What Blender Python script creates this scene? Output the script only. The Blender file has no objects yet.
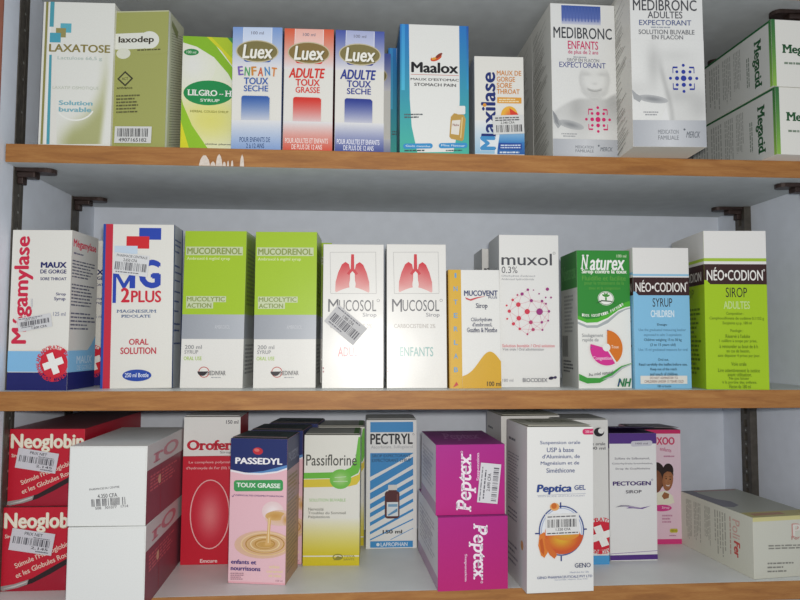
import bpy, bmesh, math, random
from mathutils import Vector, Matrix

scene = bpy.context.scene
COL = scene.collection

# ------------------------------------------------------------------ camera
cam_data = bpy.data.cameras.new('camera')
cam_data.sensor_fit = 'HORIZONTAL'
cam_data.sensor_width = 36.0
cam_data.lens = 652.06 / 800.0 * 36.0
cam_data.clip_start = 0.01
cam = bpy.data.objects.new('camera', cam_data)
COL.objects.link(cam)
YAW, PITCH, ROLL = 0.0668, 0.0601, 0.0031
fw = Vector((math.sin(YAW) * math.cos(PITCH), math.cos(YAW) * math.cos(PITCH), math.sin(PITCH)))
r0 = fw.cross(Vector((0, 0, 1))).normalized()
u0 = r0.cross(fw)
cr, sr = math.cos(ROLL), math.sin(ROLL)
rr, uu = cr * r0 + sr * u0, -sr * r0 + cr * u0
cam.matrix_world = Matrix(((rr.x, uu.x, -fw.x, 0.0), (rr.y, uu.y, -fw.y, -0.65), (rr.z, uu.z, -fw.z, 0.0), (0, 0, 0, 1)))
scene.camera = cam

# ------------------------------------------------------------------ light and exposure
world = bpy.data.worlds.new('room_light')
scene.world = world
world.use_nodes = True
bg = world.node_tree.nodes['Background']
bg.inputs['Color'].default_value = (0.86, 0.92, 1.0, 1)
bg.inputs['Strength'].default_value = 0.27

fl = bpy.data.lights.new('camera_flash', 'POINT')
fl.energy = 6.5
fl.color = (1.0, 0.965, 0.91)
fl.shadow_soft_size = 0.012
flo = bpy.data.objects.new('camera_flash', fl)
flo.location = (0.010, -0.66, 0.020)
COL.objects.link(flo)

scene.view_settings.view_transform = 'Standard'
scene.view_settings.look = 'None'
scene.view_settings.exposure = 0.72
scene.view_settings.gamma = 1.0
scene.view_settings.use_curve_mapping = False

# ------------------------------------------------------------------ helpers
def lin(c):
    if isinstance(c, str):
        c = c.lstrip('#')
        c = [int(c[i:i + 2], 16) / 255.0 for i in (0, 2, 4)]
    return tuple(x / 12.92 if x <= 0.04045 else ((x + 0.055) / 1.055) ** 2.4 for x in c[:3])

def srgb(c):
    return tuple(x * 12.92 if x <= 0.0031308 else 1.055 * x ** (1 / 2.4) - 0.055 for x in c)

def mixg(a, b, t):
    # blend as ink tints blend to the eye
    return lin(mixc(srgb(a), srgb(b), t))

def mixc(a, b, t):
    return tuple(a[i] + (b[i] - a[i]) * t for i in range(3))

def tag(o, label=None, cat=None, group=None, kind=None):
    if label: o['label'] = label
    if cat: o['category'] = cat
    if group: o['group'] = group
    if kind: o['kind'] = kind
    return o

def new_mat(name):
    m = bpy.data.materials.new(name)
    m.use_nodes = True
    return m, m.node_tree.nodes, m.node_tree.links, m.node_tree.nodes['Principled BSDF']

def card_material(name, rough, coat, bump):
    m, n, l, b = new_mat(name)
    at = n.new('ShaderNodeAttribute'); at.attribute_name = 'print'
    tc = n.new('ShaderNodeTexCoord')
    nz = n.new('ShaderNodeTexNoise'); nz.inputs['Scale'].default_value = 900; nz.inputs['Detail'].default_value = 2
    l.new(tc.outputs['Object'], nz.inputs['Vector'])
    mr = n.new('ShaderNodeMapRange')
    mr.inputs['To Min'].default_value = 0.94; mr.inputs['To Max'].default_value = 1.05
    l.new(nz.outputs['Fac'], mr.inputs['Value'])
    mx = n.new('ShaderNodeVectorMath'); mx.operation = 'SCALE'
    l.new(at.outputs['Color'], mx.inputs[0]); l.new(mr.outputs['Result'], mx.inputs['Scale'])
    l.new(mx.outputs['Vector'], b.inputs['Base Color'])
    b.inputs['Roughness'].default_value = rough
    b.inputs['Coat Weight'].default_value = coat
    b.inputs['Coat Roughness'].default_value = 0.24
    b.inputs['Specular IOR Level'].default_value = 0.35
    nb = n.new('ShaderNodeTexNoise'); nb.inputs['Scale'].default_value = 35; nb.inputs['Detail'].default_value = 1
    l.new(tc.outputs['Object'], nb.inputs['Vector'])
    bp = n.new('ShaderNodeBump'); bp.inputs['Strength'].default_value = bump; bp.inputs['Distance'].default_value = 0.002
    l.new(nb.outputs['Fac'], bp.inputs['Height'])
    l.new(bp.outputs['Normal'], b.inputs['Normal']); l.new(bp.outputs['Normal'], b.inputs['Coat Normal'])
    return m

MAT_CARD = card_material('printed_card', 0.5, 0.10, 0.12)
MAT_GLOSS = card_material('glossy_printed_card', 0.42, 0.6, 0.08)
MAT_PAPER = card_material('sticker_paper', 0.6, 0.0, 0.05)

def plain(name, col, rough=0.6, var=0.06, scale=40, metallic=0.0, stretch=None):
    m, n, l, b = new_mat(name)
    tc = n.new('ShaderNodeTexCoord')
    mp = n.new('ShaderNodeMapping')
    if stretch: mp.inputs['Scale'].default_value = stretch
    l.new(tc.outputs['Object'], mp.inputs['Vector'])
    nz = n.new('ShaderNodeTexNoise'); nz.inputs['Scale'].default_value = scale; nz.inputs['Detail'].default_value = 6
    l.new(mp.outputs['Vector'], nz.inputs['Vector'])
    rp = n.new('ShaderNodeValToRGB')
    c = lin(col)
    rp.color_ramp.elements[0].position = 0.3; rp.color_ramp.elements[1].position = 0.7
    rp.color_ramp.elements[0].color = (*[x * (1 - var) for x in c], 1)
    rp.color_ramp.elements[1].color = (*[min(1, x * (1 + var)) for x in c], 1)
    l.new(nz.outputs['Fac'], rp.inputs['Fac'])
    l.new(rp.outputs['Color'], b.inputs['Base Color'])
    b.inputs['Roughness'].default_value = rough
    b.inputs['Metallic'].default_value = metallic
    return m

MAT_WALL = plain('painted_cabinet_wall', '#DCE2EC', 0.6, 0.03, 60)
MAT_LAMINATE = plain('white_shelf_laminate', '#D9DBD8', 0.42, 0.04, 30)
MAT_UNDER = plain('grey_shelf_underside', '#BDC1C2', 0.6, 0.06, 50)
MAT_METAL = plain('dark_standard_metal', '#56514A', 0.5, 0.25, 120, 0.35)
MAT_CLIP = plain('brown_clip_metal', '#3A2C28', 0.45, 0.25, 150, 0.3)
MAT_CHIP = plain('bare_chipped_patch', '#D8CCBF', 0.8, 0.12, 400)
MAT_SCREEN = plain('wall_fixing_metal', '#A0A09A', 0.4, 0.1, 100, 0.6)

def wood_material():
    m, n, l, b = new_mat('oak_edge_band')
    tc = n.new('ShaderNodeTexCoord')
    mp = n.new('ShaderNodeMapping'); mp.inputs['Scale'].default_value = (6, 40, 60)
    l.new(tc.outputs['Object'], mp.inputs['Vector'])
    nz = n.new('ShaderNodeTexNoise'); nz.inputs['Scale'].default_value = 3.0; nz.inputs['Detail'].default_value = 8; nz.inputs['Distortion'].default_value = 0.8
    l.new(mp.outputs['Vector'], nz.inputs['Vector'])
    mp2 = n.new('ShaderNodeMapping'); mp2.inputs['Scale'].default_value = (60, 300, 500)
    l.new(tc.outputs['Object'], mp2.inputs['Vector'])
    n2 = n.new('ShaderNodeTexNoise'); n2.inputs['Scale'].default_value = 3.0; n2.inputs['Detail'].default_value = 3
    l.new(mp2.outputs['Vector'], n2.inputs['Vector'])
    ad = n.new('ShaderNodeMath'); ad.operation = 'MULTIPLY_ADD'; ad.inputs[1].default_value = 0.35
    l.new(n2.outputs['Fac'], ad.inputs[0]); l.new(nz.outputs['Fac'], ad.inputs[2])
    rp = n.new('ShaderNodeValToRGB')
    e = rp.color_ramp.elements
    e[0].position = 0.42; e[0].color = (*lin('#8E5B2B'), 1)
    e[1].position = 0.9; e[1].color = (*lin('#B07C42'), 1)
    k = e.new(0.66); k.color = (*lin('#A16B34'), 1)
    l.new(ad.outputs[0], rp.inputs['Fac']); l.new(rp.outputs['Color'], b.inputs['Base Color'])
    b.inputs['Roughness'].default_value = 0.55
    return m
MAT_WOOD = wood_material()

def link_mesh(name, bm, mat, parent=None):
    me = bpy.data.meshes.new(name)
    bm.to_mesh(me); bm.free()
    for mm in (mat if isinstance(mat, (list, tuple)) else [mat]): me.materials.append(mm)
    o = bpy.data.objects.new(name, me); COL.objects.link(o)
    if parent: o.parent = parent
    return o

def bm_box(bm, x0, x1, y0, y1, z0, z1, bevel=0.0, mi=0, seg=2):
    t = bmesh.new()
    vs = [t.verts.new((x, y, z)) for x in (x0, x1) for y in (y0, y1) for z in (z0, z1)]
    for f in ((0, 1, 3, 2), (4, 6, 7, 5), (0, 4, 5, 1), (2, 3, 7, 6), (0, 2, 6, 4), (1, 5, 7, 3)):
        t.faces.new([vs[i] for i in f])
    bmesh.ops.recalc_face_normals(t, faces=t.faces)
    if bevel: bmesh.ops.bevel(t, geom=list(t.edges), offset=bevel, segments=seg, affect='EDGES', profile=0.5)
    tmp = bpy.data.meshes.new('tmp'); t.to_mesh(tmp); t.free()
    n0 = len(bm.faces)
    bm.from_mesh(tmp); bpy.data.meshes.remove(tmp)
    bm.faces.ensure_lookup_table()
    for i in range(n0, len(bm.faces)): bm.faces[i].material_index = mi

# ---- lettering: glyph outlines of a string, scaled into the unit square
_glyphs = {}
def glyphs(s, bold=0.0, serif=False):
    key = (s, round(bold, 4), serif)
    if key in _glyphs: return _glyphs[key]
    cu = bpy.data.curves.new('lettering', 'FONT')
    cu.body = s; cu.resolution_u = 3; cu.fill_mode = 'FRONT'
    ob = bpy.data.objects.new('lettering', cu); COL.objects.link(ob)
    dg = bpy.context.evaluated_depsgraph_get(); dg.update()
    me = bpy.data.meshes.new_from_object(ob.evaluated_get(dg))
    vs = [(v.co.x, v.co.y) for v in me.vertices]
    fs = [tuple(p.vertices) for p in me.polygons]
    if serif:
        cnt = {}
        for f in fs:
            for i in range(len(f)):
                e = tuple(sorted((f[i], f[(i + 1) % len(f)]))); cnt[e] = cnt.get(e, 0) + 1
        th = 0.055
        lev = sorted(set(round(v[1], 3) for v in vs))
        for (a, b), c in cnt.items():
            if c != 1: continue
            (xa, ya), (xb, yb) = vs[a], vs[b]
            wd = abs(xa - xb)
            if abs(ya - yb) < 1e-3 and 0.05 < wd < 0.26:
                # a flat stem end: slab across it
                mid = sorted([xa, xb]); up = 1 if ya < 0.25 else -1
                ex = 0.075
                q = [(mid[0] - ex, ya), (mid[1] + ex, ya), (mid[1] + ex, ya + up * th), (mid[0] - ex, ya + up * th)]
                k = len(vs); vs += q; fs.append((k, k + 1, k + 2, k + 3))
    bpy.data.objects.remove(ob); bpy.data.curves.remove(cu); bpy.data.meshes.remove(me)
    if bold > 0.004:
        base_v, base_f = list(vs), list(fs)
        for dx, dy in ((-1, 0), (1, 0), (0, .6), (0, -.6)):
            k = len(vs); vs += [(x + dx * bold, y + dy * bold) for x, y in base_v]; fs += [tuple(i + k for i in f) for f in base_f]
    nrep = 5 if bold > 0.004 else 1
    n1 = len(fs) // nrep
    groups = [fs[i * n1:(i + 1) * n1] for i in range(nrep)]
    xs = [v[0] for v in vs]; ys = [v[1] for v in vs]
    x0, x1, y0, y1 = min(xs), max(xs), min(ys), max(ys)
    vs = [((x - x0) / (x1 - x0 + 1e-9), (y - y0) / (y1 - y0 + 1e-9)) for x, y in vs]
    _glyphs[key] = (vs, groups, (x1 - x0) / (y1 - y0 + 1e-9))
    return _glyphs[key]

def clip_poly(pts):
    # pts: list of (s, t, colour); keep what lies on the panel
    for ax, lim, sg in ((0, 0.0, 1), (0, 1.0, -1), (1, 0.0, 1), (1, 1.0, -1)):
        out = []
        for i in range(len(pts)):
            a, b = pts[i], pts[(i + 1) % len(pts)]
            da, db = (a[ax] - lim) * sg, (b[ax] - lim) * sg
            if da >= 0: out.append(a)
            if (da >= 0) != (db >= 0):
                k = da / (da - db)
                out.append((a[0] + (b[0] - a[0]) * k, a[1] + (b[1] - a[1]) * k, mixc(a[2], b[2], k)))
        pts = out
        if len(pts) < 3: return []
    return pts

class Print:
    """Printed panels of a carton, or a sticker, collected as coloured faces."""
    def __init__(s, w, h, d):
        s.w, s.h, s.d = w, h, d
        s.v, s.f, s.c = [], [], []
        s.layer = 0
        s.face('F')
    def face(s, name, tl=(0, 0), tr=(100, 0), bl=(0, 100), base=0.00008):
        s.fn, s.base, s.layer = name, base, 0
        s.o = tl
        ax, ay = tr[0] - tl[0], tr[1] - tl[1]
        bx, by = bl[0] - tl[0], bl[1] - tl[1]
        s.det = ax * by - bx * ay
        s.m = (by / s.det, -bx / s.det, -ay / s.det, ax / s.det)
        return s
    def st(s, x, y):
        dx, dy = x - s.o[0], y - s.o[1]
        return dx * s.m[0] + dy * s.m[1], dx * s.m[2] + dy * s.m[3]
    def p3(s, u, t):
        o = s.base + s.layer * 0.000012
        w, h, d = s.w, s.h, s.d
        if s.fn == 'F': return (-w / 2 + u * w, -o, h - t * h)
        if s.fn == 'R': return (w / 2 + o, u * d, h - t * h)
        if s.fn == 'L': return (-w / 2 - o, d - u * d, h - t * h)
        if s.fn == 'T': return (-w / 2 + u * w, d - t * d, h + o)
    def emit(s, pts):
        pts = clip_poly(pts)
        if not pts: return
        k = len(s.v)
        s.v += [s.p3(a, b) for a, b, c in pts]
        s.f.append(tuple(range(k, k + len(pts))))
        s.c.append([c for a, b, c in pts])
    def up(s): s.layer += 1
    def poly(s, pts, col):
        s.up(); c = lin(col)
        s.emit([(*s.st(*p), c) for p in pts])
    def rect(s, x0, y0, x1, y1, col, col2=None, horiz=False, n=8):
        """axis-aligned on the panel; col2 = printed colour blend"""
        s.up()
        a, b = s.st(x0, y0); c, d = s.st(x1, y1)
        c0 = lin(col)
        if col2 is None:
            s.emit([(a, b, c0), (c, b, c0), (c, d, c0), (a, d, c0)]); return
        c1 = lin(col2)
        for i in range(n):
            k0, k1 = i / n, (i + 1) / n
            q0, q1 = mixg(c0, c1, k0), mixg(c0, c1, k1)
            if horiz:
                u, v = a + (c - a) * k0, a + (c - a) * k1
                s.emit([(u, b, q0), (v, b, q1), (v, d, q1), (u, d, q0)])
            else:
                u, v = b + (d - b) * k0, b + (d - b) * k1
                s.emit([(a, u, q0), (c, u, q0), (c, v, q1), (a, v, q1)])
    def rrect(s, x0, y0, x1, y1, r, col):
        pts = []
        for cx, cy, a0 in ((x1 - r, y0 + r, -90), (x1 - r, y1 - r, 0), (x0 + r, y1 - r, 90), (x0 + r, y0 + r, 180)):
            for k in range(5):
                a = math.radians(a0 + 90 * k / 4); pts.append((cx + r * math.cos(a), cy + r * math.sin(a)))
        s.poly(pts, col)
    def ell(s, cx, cy, rx, ry, col, col2=None, ang=0.0, n=28, a0=0, a1=360, rings=5):
        """filled ellipse; col2 = rim colour of a printed radial blend"""
        s.up()
        ca, sa = math.cos(math.radians(ang)), math.sin(math.radians(ang))
        def q(k, rad):
            a = math.radians(a0 + (a1 - a0) * k / n)
            x, y = rx * rad * math.cos(a), ry * rad * math.sin(a)
            return s.st(cx + x * ca - y * sa, cy + x * sa + y * ca)
        c0 = lin(col)
        if col2 is None:
            pts = [(*q(k, 1), c0) for k in range(n if a1 - a0 == 360 else n + 1)]
            if a1 - a0 != 360: pts.append((*s.st(cx, cy), c0))
            s.emit(pts); return
        c1 = lin(col2)
        for j in range(rings):
            r_a, r_b = j / rings, (j + 1) / rings
            ea, eb = [x * x * (3 - 2 * x) for x in (r_a, r_b)]
            A, B = mixg(c0, c1, ea), mixg(c0, c1, eb)
            for k in range(n):
                if j == 0: s.emit([(*s.st(cx, cy), A), (*q(k, r_b), B), (*q(k + 1, r_b), B)])
                else: s.emit([(*q(k, r_a), A), (*q(k, r_b), B), (*q(k + 1, r_b), B), (*q(k + 1, r_a), A)])
    def ring(s, cx, cy, rx, ry, wd, col, n=36, a0=0, a1=360, ang=0.0):
        s.up(); c = lin(col)
        ca, sa = math.cos(math.radians(ang)), math.sin(math.radians(ang))
        def q(k, dr):
            a = math.radians(a0 + (a1 - a0) * k / n)
            x, y = (rx + dr) * math.cos(a), (ry + dr) * math.sin(a)
            return (*s.st(cx + x * ca - y * sa, cy + x * sa + y * ca), c)
        for k in range(n): s.emit([q(k, -wd / 2), q(k, wd / 2), q(k + 1, wd / 2), q(k + 1, -wd / 2)])
    def line(s, pts, wd, col):
        s.up(); c = lin(col)
        for (xa, ya), (xb, yb) in zip(pts, pts[1:]):
            dx, dy = xb - xa, yb - ya; L = math.hypot(dx, dy) + 1e-9
            nx, ny = -dy / L * wd / 2, dx / L * wd / 2
            s.emit([(*s.st(xa + nx, ya + ny), c), (*s.st(xb + nx, yb + ny), c), (*s.st(xb - nx, yb - ny), c), (*s.st(xa - nx, ya - ny), c)])
    def text(s, t, x0, y0, x1, y1, col, bold=0.012, shear=0.0, serif=False, rot=0):
        """string fitted to the box (x0,y0)-(x1,y1); rot 90 reads upwards, -90 downwards"""
        s.up(); c = lin(col)
        vs, fs, _ = glyphs(t, bold, serif)
        a, b = s.st(x0, y0); e, d = s.st(x1, y1)
        asp = abs((e - a) * s.w) / (abs((d - b) * s.h) + 1e-9)
        if rot: asp = 1 / asp
        out = []
        for x, y in vs:
            if shear: x = (x + shear * y / asp) / (1 + abs(shear) / asp)
            if rot == 90: u, v = a + (e - a) * (1 - y), d + (b - d) * x
            elif rot == -90: u, v = a + (e - a) * y, b + (d - b) * x
            elif rot == 180: u, v = a + (e - a) * (1 - x), b + (d - b) * y
            else: u, v = a + (e - a) * x, d + (b - d) * y
            out.append((u, v))
        for grp in fs:
            for f in grp: s.emit([(*out[i], c) for i in f])
            s.layer += 0.5
    def tilt_text(s, t, cx, cy, W, H, ang, col, bold=0.012, serif=False, shear=0.0):
        """string of size W x H about (cx,cy), turned clockwise by ang degrees"""
        s.up(); c = lin(col)
        vs, fs, _ = glyphs(t, bold, serif)
        ca, sa = math.cos(math.radians(ang)), math.sin(math.radians(ang))
        out = []
        for x, y in vs:
            X, Y = (x - 0.5) * W + shear * (y - .5) * H, (0.5 - y) * H
            out.append(s.st(cx + X * ca - Y * sa, cy + X * sa + Y * ca))
        for grp in fs:
            for f in grp: s.emit([(*out[i], c) for i in f])
            s.layer += 0.5
    def arc_text(s, t, cx, cy, r, a0, a1, W, H, col, bold=0.02, inward=False):
        for i, ch in enumerate(t):
            if ch == ' ': continue
            a = a0 + (a1 - a0) * i / max(1, len(t) - 1); k = math.radians(a)
            s.tilt_text(ch, cx + r * math.sin(k), cy - r * math.cos(k), W, H, a + (180 if inward else 0), col, bold)
    def picture(s, x0, y0, x1, y1, nx, ny, fn):
        """printed soft-toned picture: fn(x, y) gives the ink colour (sRGB 0-1) at a point of the panel"""
        s.up()
        g = [[(*s.st(x0 + (x1 - x0) * i / nx, y0 + (y1 - y0) * j / ny), lin(fn(x0 + (x1 - x0) * i / nx, y0 + (y1 - y0) * j / ny))) for i in range(nx + 1)] for j in range(ny + 1)]
        for j in range(ny):
            for i in range(nx): s.emit([g[j][i], g[j][i + 1], g[j + 1][i + 1], g[j + 1][i]])
    def micro(s, x0, y0, x1, y1, n, col, seed=1, fill=0.55, align='l', ragged=0.35, rot=False):
        """fine print too small to read: rows of word-length strokes"""
        s.up(); c = lin(col); rnd = random.Random(seed)
        L0, L1 = (y0, y1) if rot else (x0, x1)
        P0, P1 = (x0, x1) if rot else (y0, y1)
        for i in range(n):
            p = P0 + (P1 - P0) * (i + 0.22) / n; q = p + (P1 - P0) / n * fill
            L = (L1 - L0) * (1 - ragged * rnd.random())
            st = L0 + ((L1 - L0 - L) / 2 if align == 'c' else (L1 - L0 - L) if align == 'r' else 0)
            x = st
            while x < st + L - 1e-6:
                wd = min((L1 - L0) * (0.05 + 0.13 * rnd.random()), st + L - x)
                sh = 0.12 * (q - p) * rnd.random()
                if rot: pts = [(p, x), (q, x), (q, x + wd), (p, x + wd)]
                else: pts = [(x, p + sh), (x + wd, p + sh), (x + wd, q), (x, q)]
                s.emit([(*s.st(*z), c) for z in pts])
                x += wd + (L1 - L0) * 0.025
    def bars(s, x0, y0, x1, y1, col, seed=3, n=22):
        s.up(); c = lin(col); rnd = random.Random(seed)
        x = 0.0
        ws = [rnd.choice((1, 1, 2, 3)) for _ in range(2 * n)]
        k = (x1 - x0) / sum(ws); x = x0
        for i, wv in enumerate(ws):
            if i % 2 == 0: s.emit([(*s.st(*z), c) for z in ((x, y0), (x + wv * k, y0), (x + wv * k, y1), (x, y1))])
            x += wv * k

def to_mesh(name, v, f, c, mats, mi=None):
    me = bpy.data.meshes.new(name)
    me.from_pydata(v, [], f)
    at = me.color_attributes.new('print', 'FLOAT_COLOR', 'CORNER')
    flat = []
    for p, cc in zip(me.polygons, c):
        for q in cc: flat += [*q, 1.0]
    at.data.foreach_set('color', flat)
    for m in mats: me.materials.append(m)
    me.update()
    return me

def carton_mesh(name, w, h, d, art, front='#E6E4DC', side=None, top=None, mat=None, edge=None, rack=0.0):
    """closed folded-card box with its printing; origin at the bottom of its front face"""
    side = side or front; top = top or front
    P = Print(w, h, d)
    bm = bmesh.new(); bm_box(bm, -w / 2, w / 2, 0, d, 0, h, 0.00045)
    bm.normal_update()
    v = [tuple(x.co) for x in bm.verts]; f = []; c = []
    cols = {'f': lin(front), 's': lin(side), 't': lin(top), 'e': lin(edge or front)}
    bm.verts.index_update()
    for fc in bm.faces:
        n = fc.normal
        k = 'f' if abs(n.y) > .99 else 's' if abs(n.x) > .99 else 't' if abs(n.z) > .99 else 'e'
        f.append(tuple(q.index for q in fc.verts)); c.append([cols[k]] * len(fc.verts))
    bm.free()
    if art: art(P)
    k = len(v)
    v += P.v; f += [tuple(i + k for i in q) for q in P.f]; c += P.c
    v = [(x, y + z * rack, z) for x, y, z in v]           # the folded card leans back a little
    return to_mesh(name, v, f, c, [mat or MAT_CARD])

def place(o, x, y, z, rz=0.0, lean=0.0):
    o.matrix_world = Matrix.Translation((x, y, z)) @ Matrix.Rotation(rz, 4, 'Z') @ Matrix.Rotation(lean, 4, 'Y')

def carton(dims, pos, label, art=None, group=None, **kw):
    """dims = width, height, depth; pos = x, y, z, turn, lean"""
    me = carton_mesh('medicine_carton', *dims, art, **kw)
    o = bpy.data.objects.new('medicine_carton', me); COL.objects.link(o)
    place(o, *pos)
    tag(o, label, 'box', group)
    o['dims'] = dims; o['rack'] = kw.get('rack', 0.0)
    return o

def again(o, pos, label, group=None):
    """another carton of the same kind, with copies of its parts"""
    r = o.copy(); COL.objects.link(r); place(r, *pos); r['label'] = label
    if group: r['group'] = group
    for ch in o.children:
        k = ch.copy(); COL.objects.link(k); k.parent = r
        k.matrix_parent_inverse = Matrix.Identity(4); k.matrix_basis = ch.matrix_basis.copy()
    return r

def top_flap(o, col, tilt=1.2, art=None, mat=None):
    """tuck-in lid panel on top of a carton, hinged at the back edge"""
    w, h, d = o['dims']
    P = Print(w - 0.003, 0.0005, d - 0.002)
    bm = bmesh.new(); bm_box(bm, -(w - .003) / 2, (w - .003) / 2, 0, d - .002, 0, 0.0005, 0.0001, seg=1)
    bm.verts.index_update()
    v = [tuple(q.co) for q in bm.verts]; f = [tuple(q.index for q in fc.verts) for fc in bm.faces]
    c = [[lin(col)] * len(q) for q in f]; bm.free()
    if art:
        P.face('T'); art(P)
        k = len(v); v += P.v; f += [tuple(i + k for i in q) for q in P.f]; c += P.c
    me = to_mesh('top_flap', v, f, c, [mat or MAT_CARD])
    ob = bpy.data.objects.new('top_flap', me); COL.objects.link(ob); ob.parent = o
    ob.matrix_basis = Matrix.Translation((0, d - 0.0005, h + 0.00005)) @ Matrix.Rotation(math.radians(-tilt), 4, 'X') @ Matrix.Translation((0, -(d - .0015), 0))
    return ob

def end_flap(o, col, art=None, grid=None):
    """glued closing flap over the front end of a lying carton"""
    w, h, d = o['dims']
    fw_, fh = w - 0.0022, h - 0.0016
    P = Print(fw_, fh, 0.0004)
    bm = bmesh.new(); bm_box(bm, -fw_ / 2, fw_ / 2, 0, 0.0004, 0, fh, 0.00015, seg=1)
    bm.verts.index_update()
    v = [tuple(q.co) for q in bm.verts]; f = [tuple(q.index for q in fc.verts) for fc in bm.faces]
    c = [[lin(col)] * len(q) for q in f]; bm.free()
    if art:
        P.face('F'); art(P)
        k = len(v); v += P.v; f += [tuple(i + k for i in q) for q in P.f]; c += P.c
    me = to_mesh('end_flap', v, f, c, [MAT_CARD])
    ob = bpy.data.objects.new('end_flap', me); COL.objects.link(ob); ob.parent = o
    ob.matrix_basis = Matrix.Translation((0, -0.00045, 0.0002)) @ Matrix.Rotation(math.radians(0.25), 4, 'X')
    return ob

def sticker(o, cx, cy, W, H, ang, tl, tr, bl, art, face='F', col='#D9D9D6', label='white price sticker with a barcode'):
    """paper label stuck on a carton; centre and size in that carton's own panel units (tl, tr, bl), turned clockwise"""
    w, h, d = o['dims']
    ax = math.hypot(tr[0] - tl[0], tr[1] - tl[1]); by = math.hypot(bl[0] - tl[0], bl[1] - tl[1])
    pr = Print(w, h, d).face(face, tl, tr, bl)
    u, t = pr.st(cx, cy)
    sw, sh = W / ax * w, H / by * h
    P = Print(sw, sh, 0.0003)
    bm = bmesh.new(); bm_box(bm, -sw / 2, sw / 2, 0, 0.0005, 0, sh)
    bm.verts.index_update()
    v = [tuple(q.co) for q in bm.verts]; f = [tuple(q.index for q in fc.verts) for fc in bm.faces]
    c = [[lin(col)] * len(q) for q in f]; bm.free()
    P.face('F'); art(P)
    k = len(v); v += P.v; f += [tuple(i + k for i in q) for q in P.f]; c += P.c
    me = to_mesh('price_sticker', v, f, c, [MAT_PAPER])
    ob = bpy.data.objects.new('price_sticker', me); COL.objects.link(ob); ob.parent = o
    ob.matrix_basis = Matrix.Translation((-w / 2 + u * w, -0.0011 + (h - t * h) * o['rack'], h - t * h)) @ Matrix.Rotation(-o['rack'], 4, 'X') @ Matrix.Rotation(math.radians(ang), 4, 'Y') @ Matrix.Translation((0, 0, -sh / 2))
    if label: ob['label'] = label
    return ob

# ------------------------------------------------------------------ the cabinet (setting)
X0, X1, YB = -0.3437, 0.5034, 0.2213
def struct(name, b, mat, bevel=0.0):
    bm = bmesh.new(); bm_box(bm, *b, bevel)
    o = link_mesh(name, bm, mat); o['kind'] = 'structure'
    return o
struct('wall_back', (X0 - 0.016, X1 + 0.016, YB, YB + 0.012, -0.42, 0.56), MAT_WALL)
struct('wall_left', (X0 - 0.016, X0, -0.010, YB, -0.42, 0.56), MAT_WALL)
struct('wall_right', (X1, X1 + 0.016, 0.0, YB, -0.42, 0.56), MAT_WALL)
MAT_TRIM = plain('reddish_edge_strip', '#8E5540', 0.5, 0.12, 60)
struct('trim_1', (X0 - 0.0165, X0, -0.0115, -0.010, -0.42, 0.56), MAT_TRIM)
struct('trim_2', (X1, X1 + 0.0165, -0.0015, 0.0, -0.42, 0.56), MAT_TRIM)

def shelf(ztop, th, label, dx=0.0, rot=0.0, depth=0.2195):
    bm = bmesh.new(); bm_box(bm, -0.3424, 0.5026, 0.0016, depth, -th, 0, 0.0003)
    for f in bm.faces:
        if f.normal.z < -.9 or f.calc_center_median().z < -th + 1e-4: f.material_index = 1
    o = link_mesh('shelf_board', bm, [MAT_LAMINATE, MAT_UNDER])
    o.location = (0, 0, ztop); o.rotation_euler = (0, 0, rot)
    tag(o, label, 'shelf', 'white shelf boards with wooden front edges')
    bm = bmesh.new(); bm_box(bm, -0.3424, 0.5026, 0.0, 0.0016, -th, 0, 0.0005)
    t = link_mesh('edge_band', bm, MAT_WOOD, o)
    t['label'] = 'brown wood-grain edge band'
    return o
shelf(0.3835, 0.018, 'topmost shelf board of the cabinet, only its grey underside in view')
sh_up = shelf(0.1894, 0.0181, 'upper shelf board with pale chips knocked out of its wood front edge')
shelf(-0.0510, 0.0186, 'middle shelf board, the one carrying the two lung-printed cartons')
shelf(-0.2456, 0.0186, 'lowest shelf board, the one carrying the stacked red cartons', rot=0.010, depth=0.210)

# chips in the upper board's front edge: bare pale patches
def chip_patch():
    bm = bmesh.new(); rnd = random.Random(5)
    for cx, wd, ht in ((-0.1350, .0110, .0105), (-0.1268, .0050, .0045), (-0.1208, .0066, .0120), (-0.1157, .0034, .0045), (-0.1120, .0022, .0055), (-0.1080, .0024, .0062), (-0.0983, .0042, .0120)):
        pts = []
        n = 9
        for i in range(n):
            u = i / (n - 1)
            pts.append((cx - 0.0165 - wd / 2 + wd * u + 0.0, -0.0180 + ht * (math.sin(math.pi * u) ** 0.6) * rnd.uniform(.93, 1.03)))
        vs = [bm.verts.new((x, -0.00025, max(z, -0.0179))) for x, z in pts]
        b0 = [bm.verts.new((x, -0.00025, -0.01795)) for x, z in pts]
        for i in range(n - 1): bm.faces.new((b0[i], b0[i + 1], vs[i + 1], vs[i]))
    geo = bmesh.ops.extrude_face_region(bm, geom=list(bm.faces))
    for q in geo['geom']:
        if isinstance(q, bmesh.types.BMVert): q.co.y += 0.0006
    bmesh.ops.recalc_face_normals(bm, faces=bm.faces)
    o = link_mesh('chipped_patch', bm, MAT_CHIP, sh_up); o['label'] = 'pale chipped patch on the edge band'
chip_patch()

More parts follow.
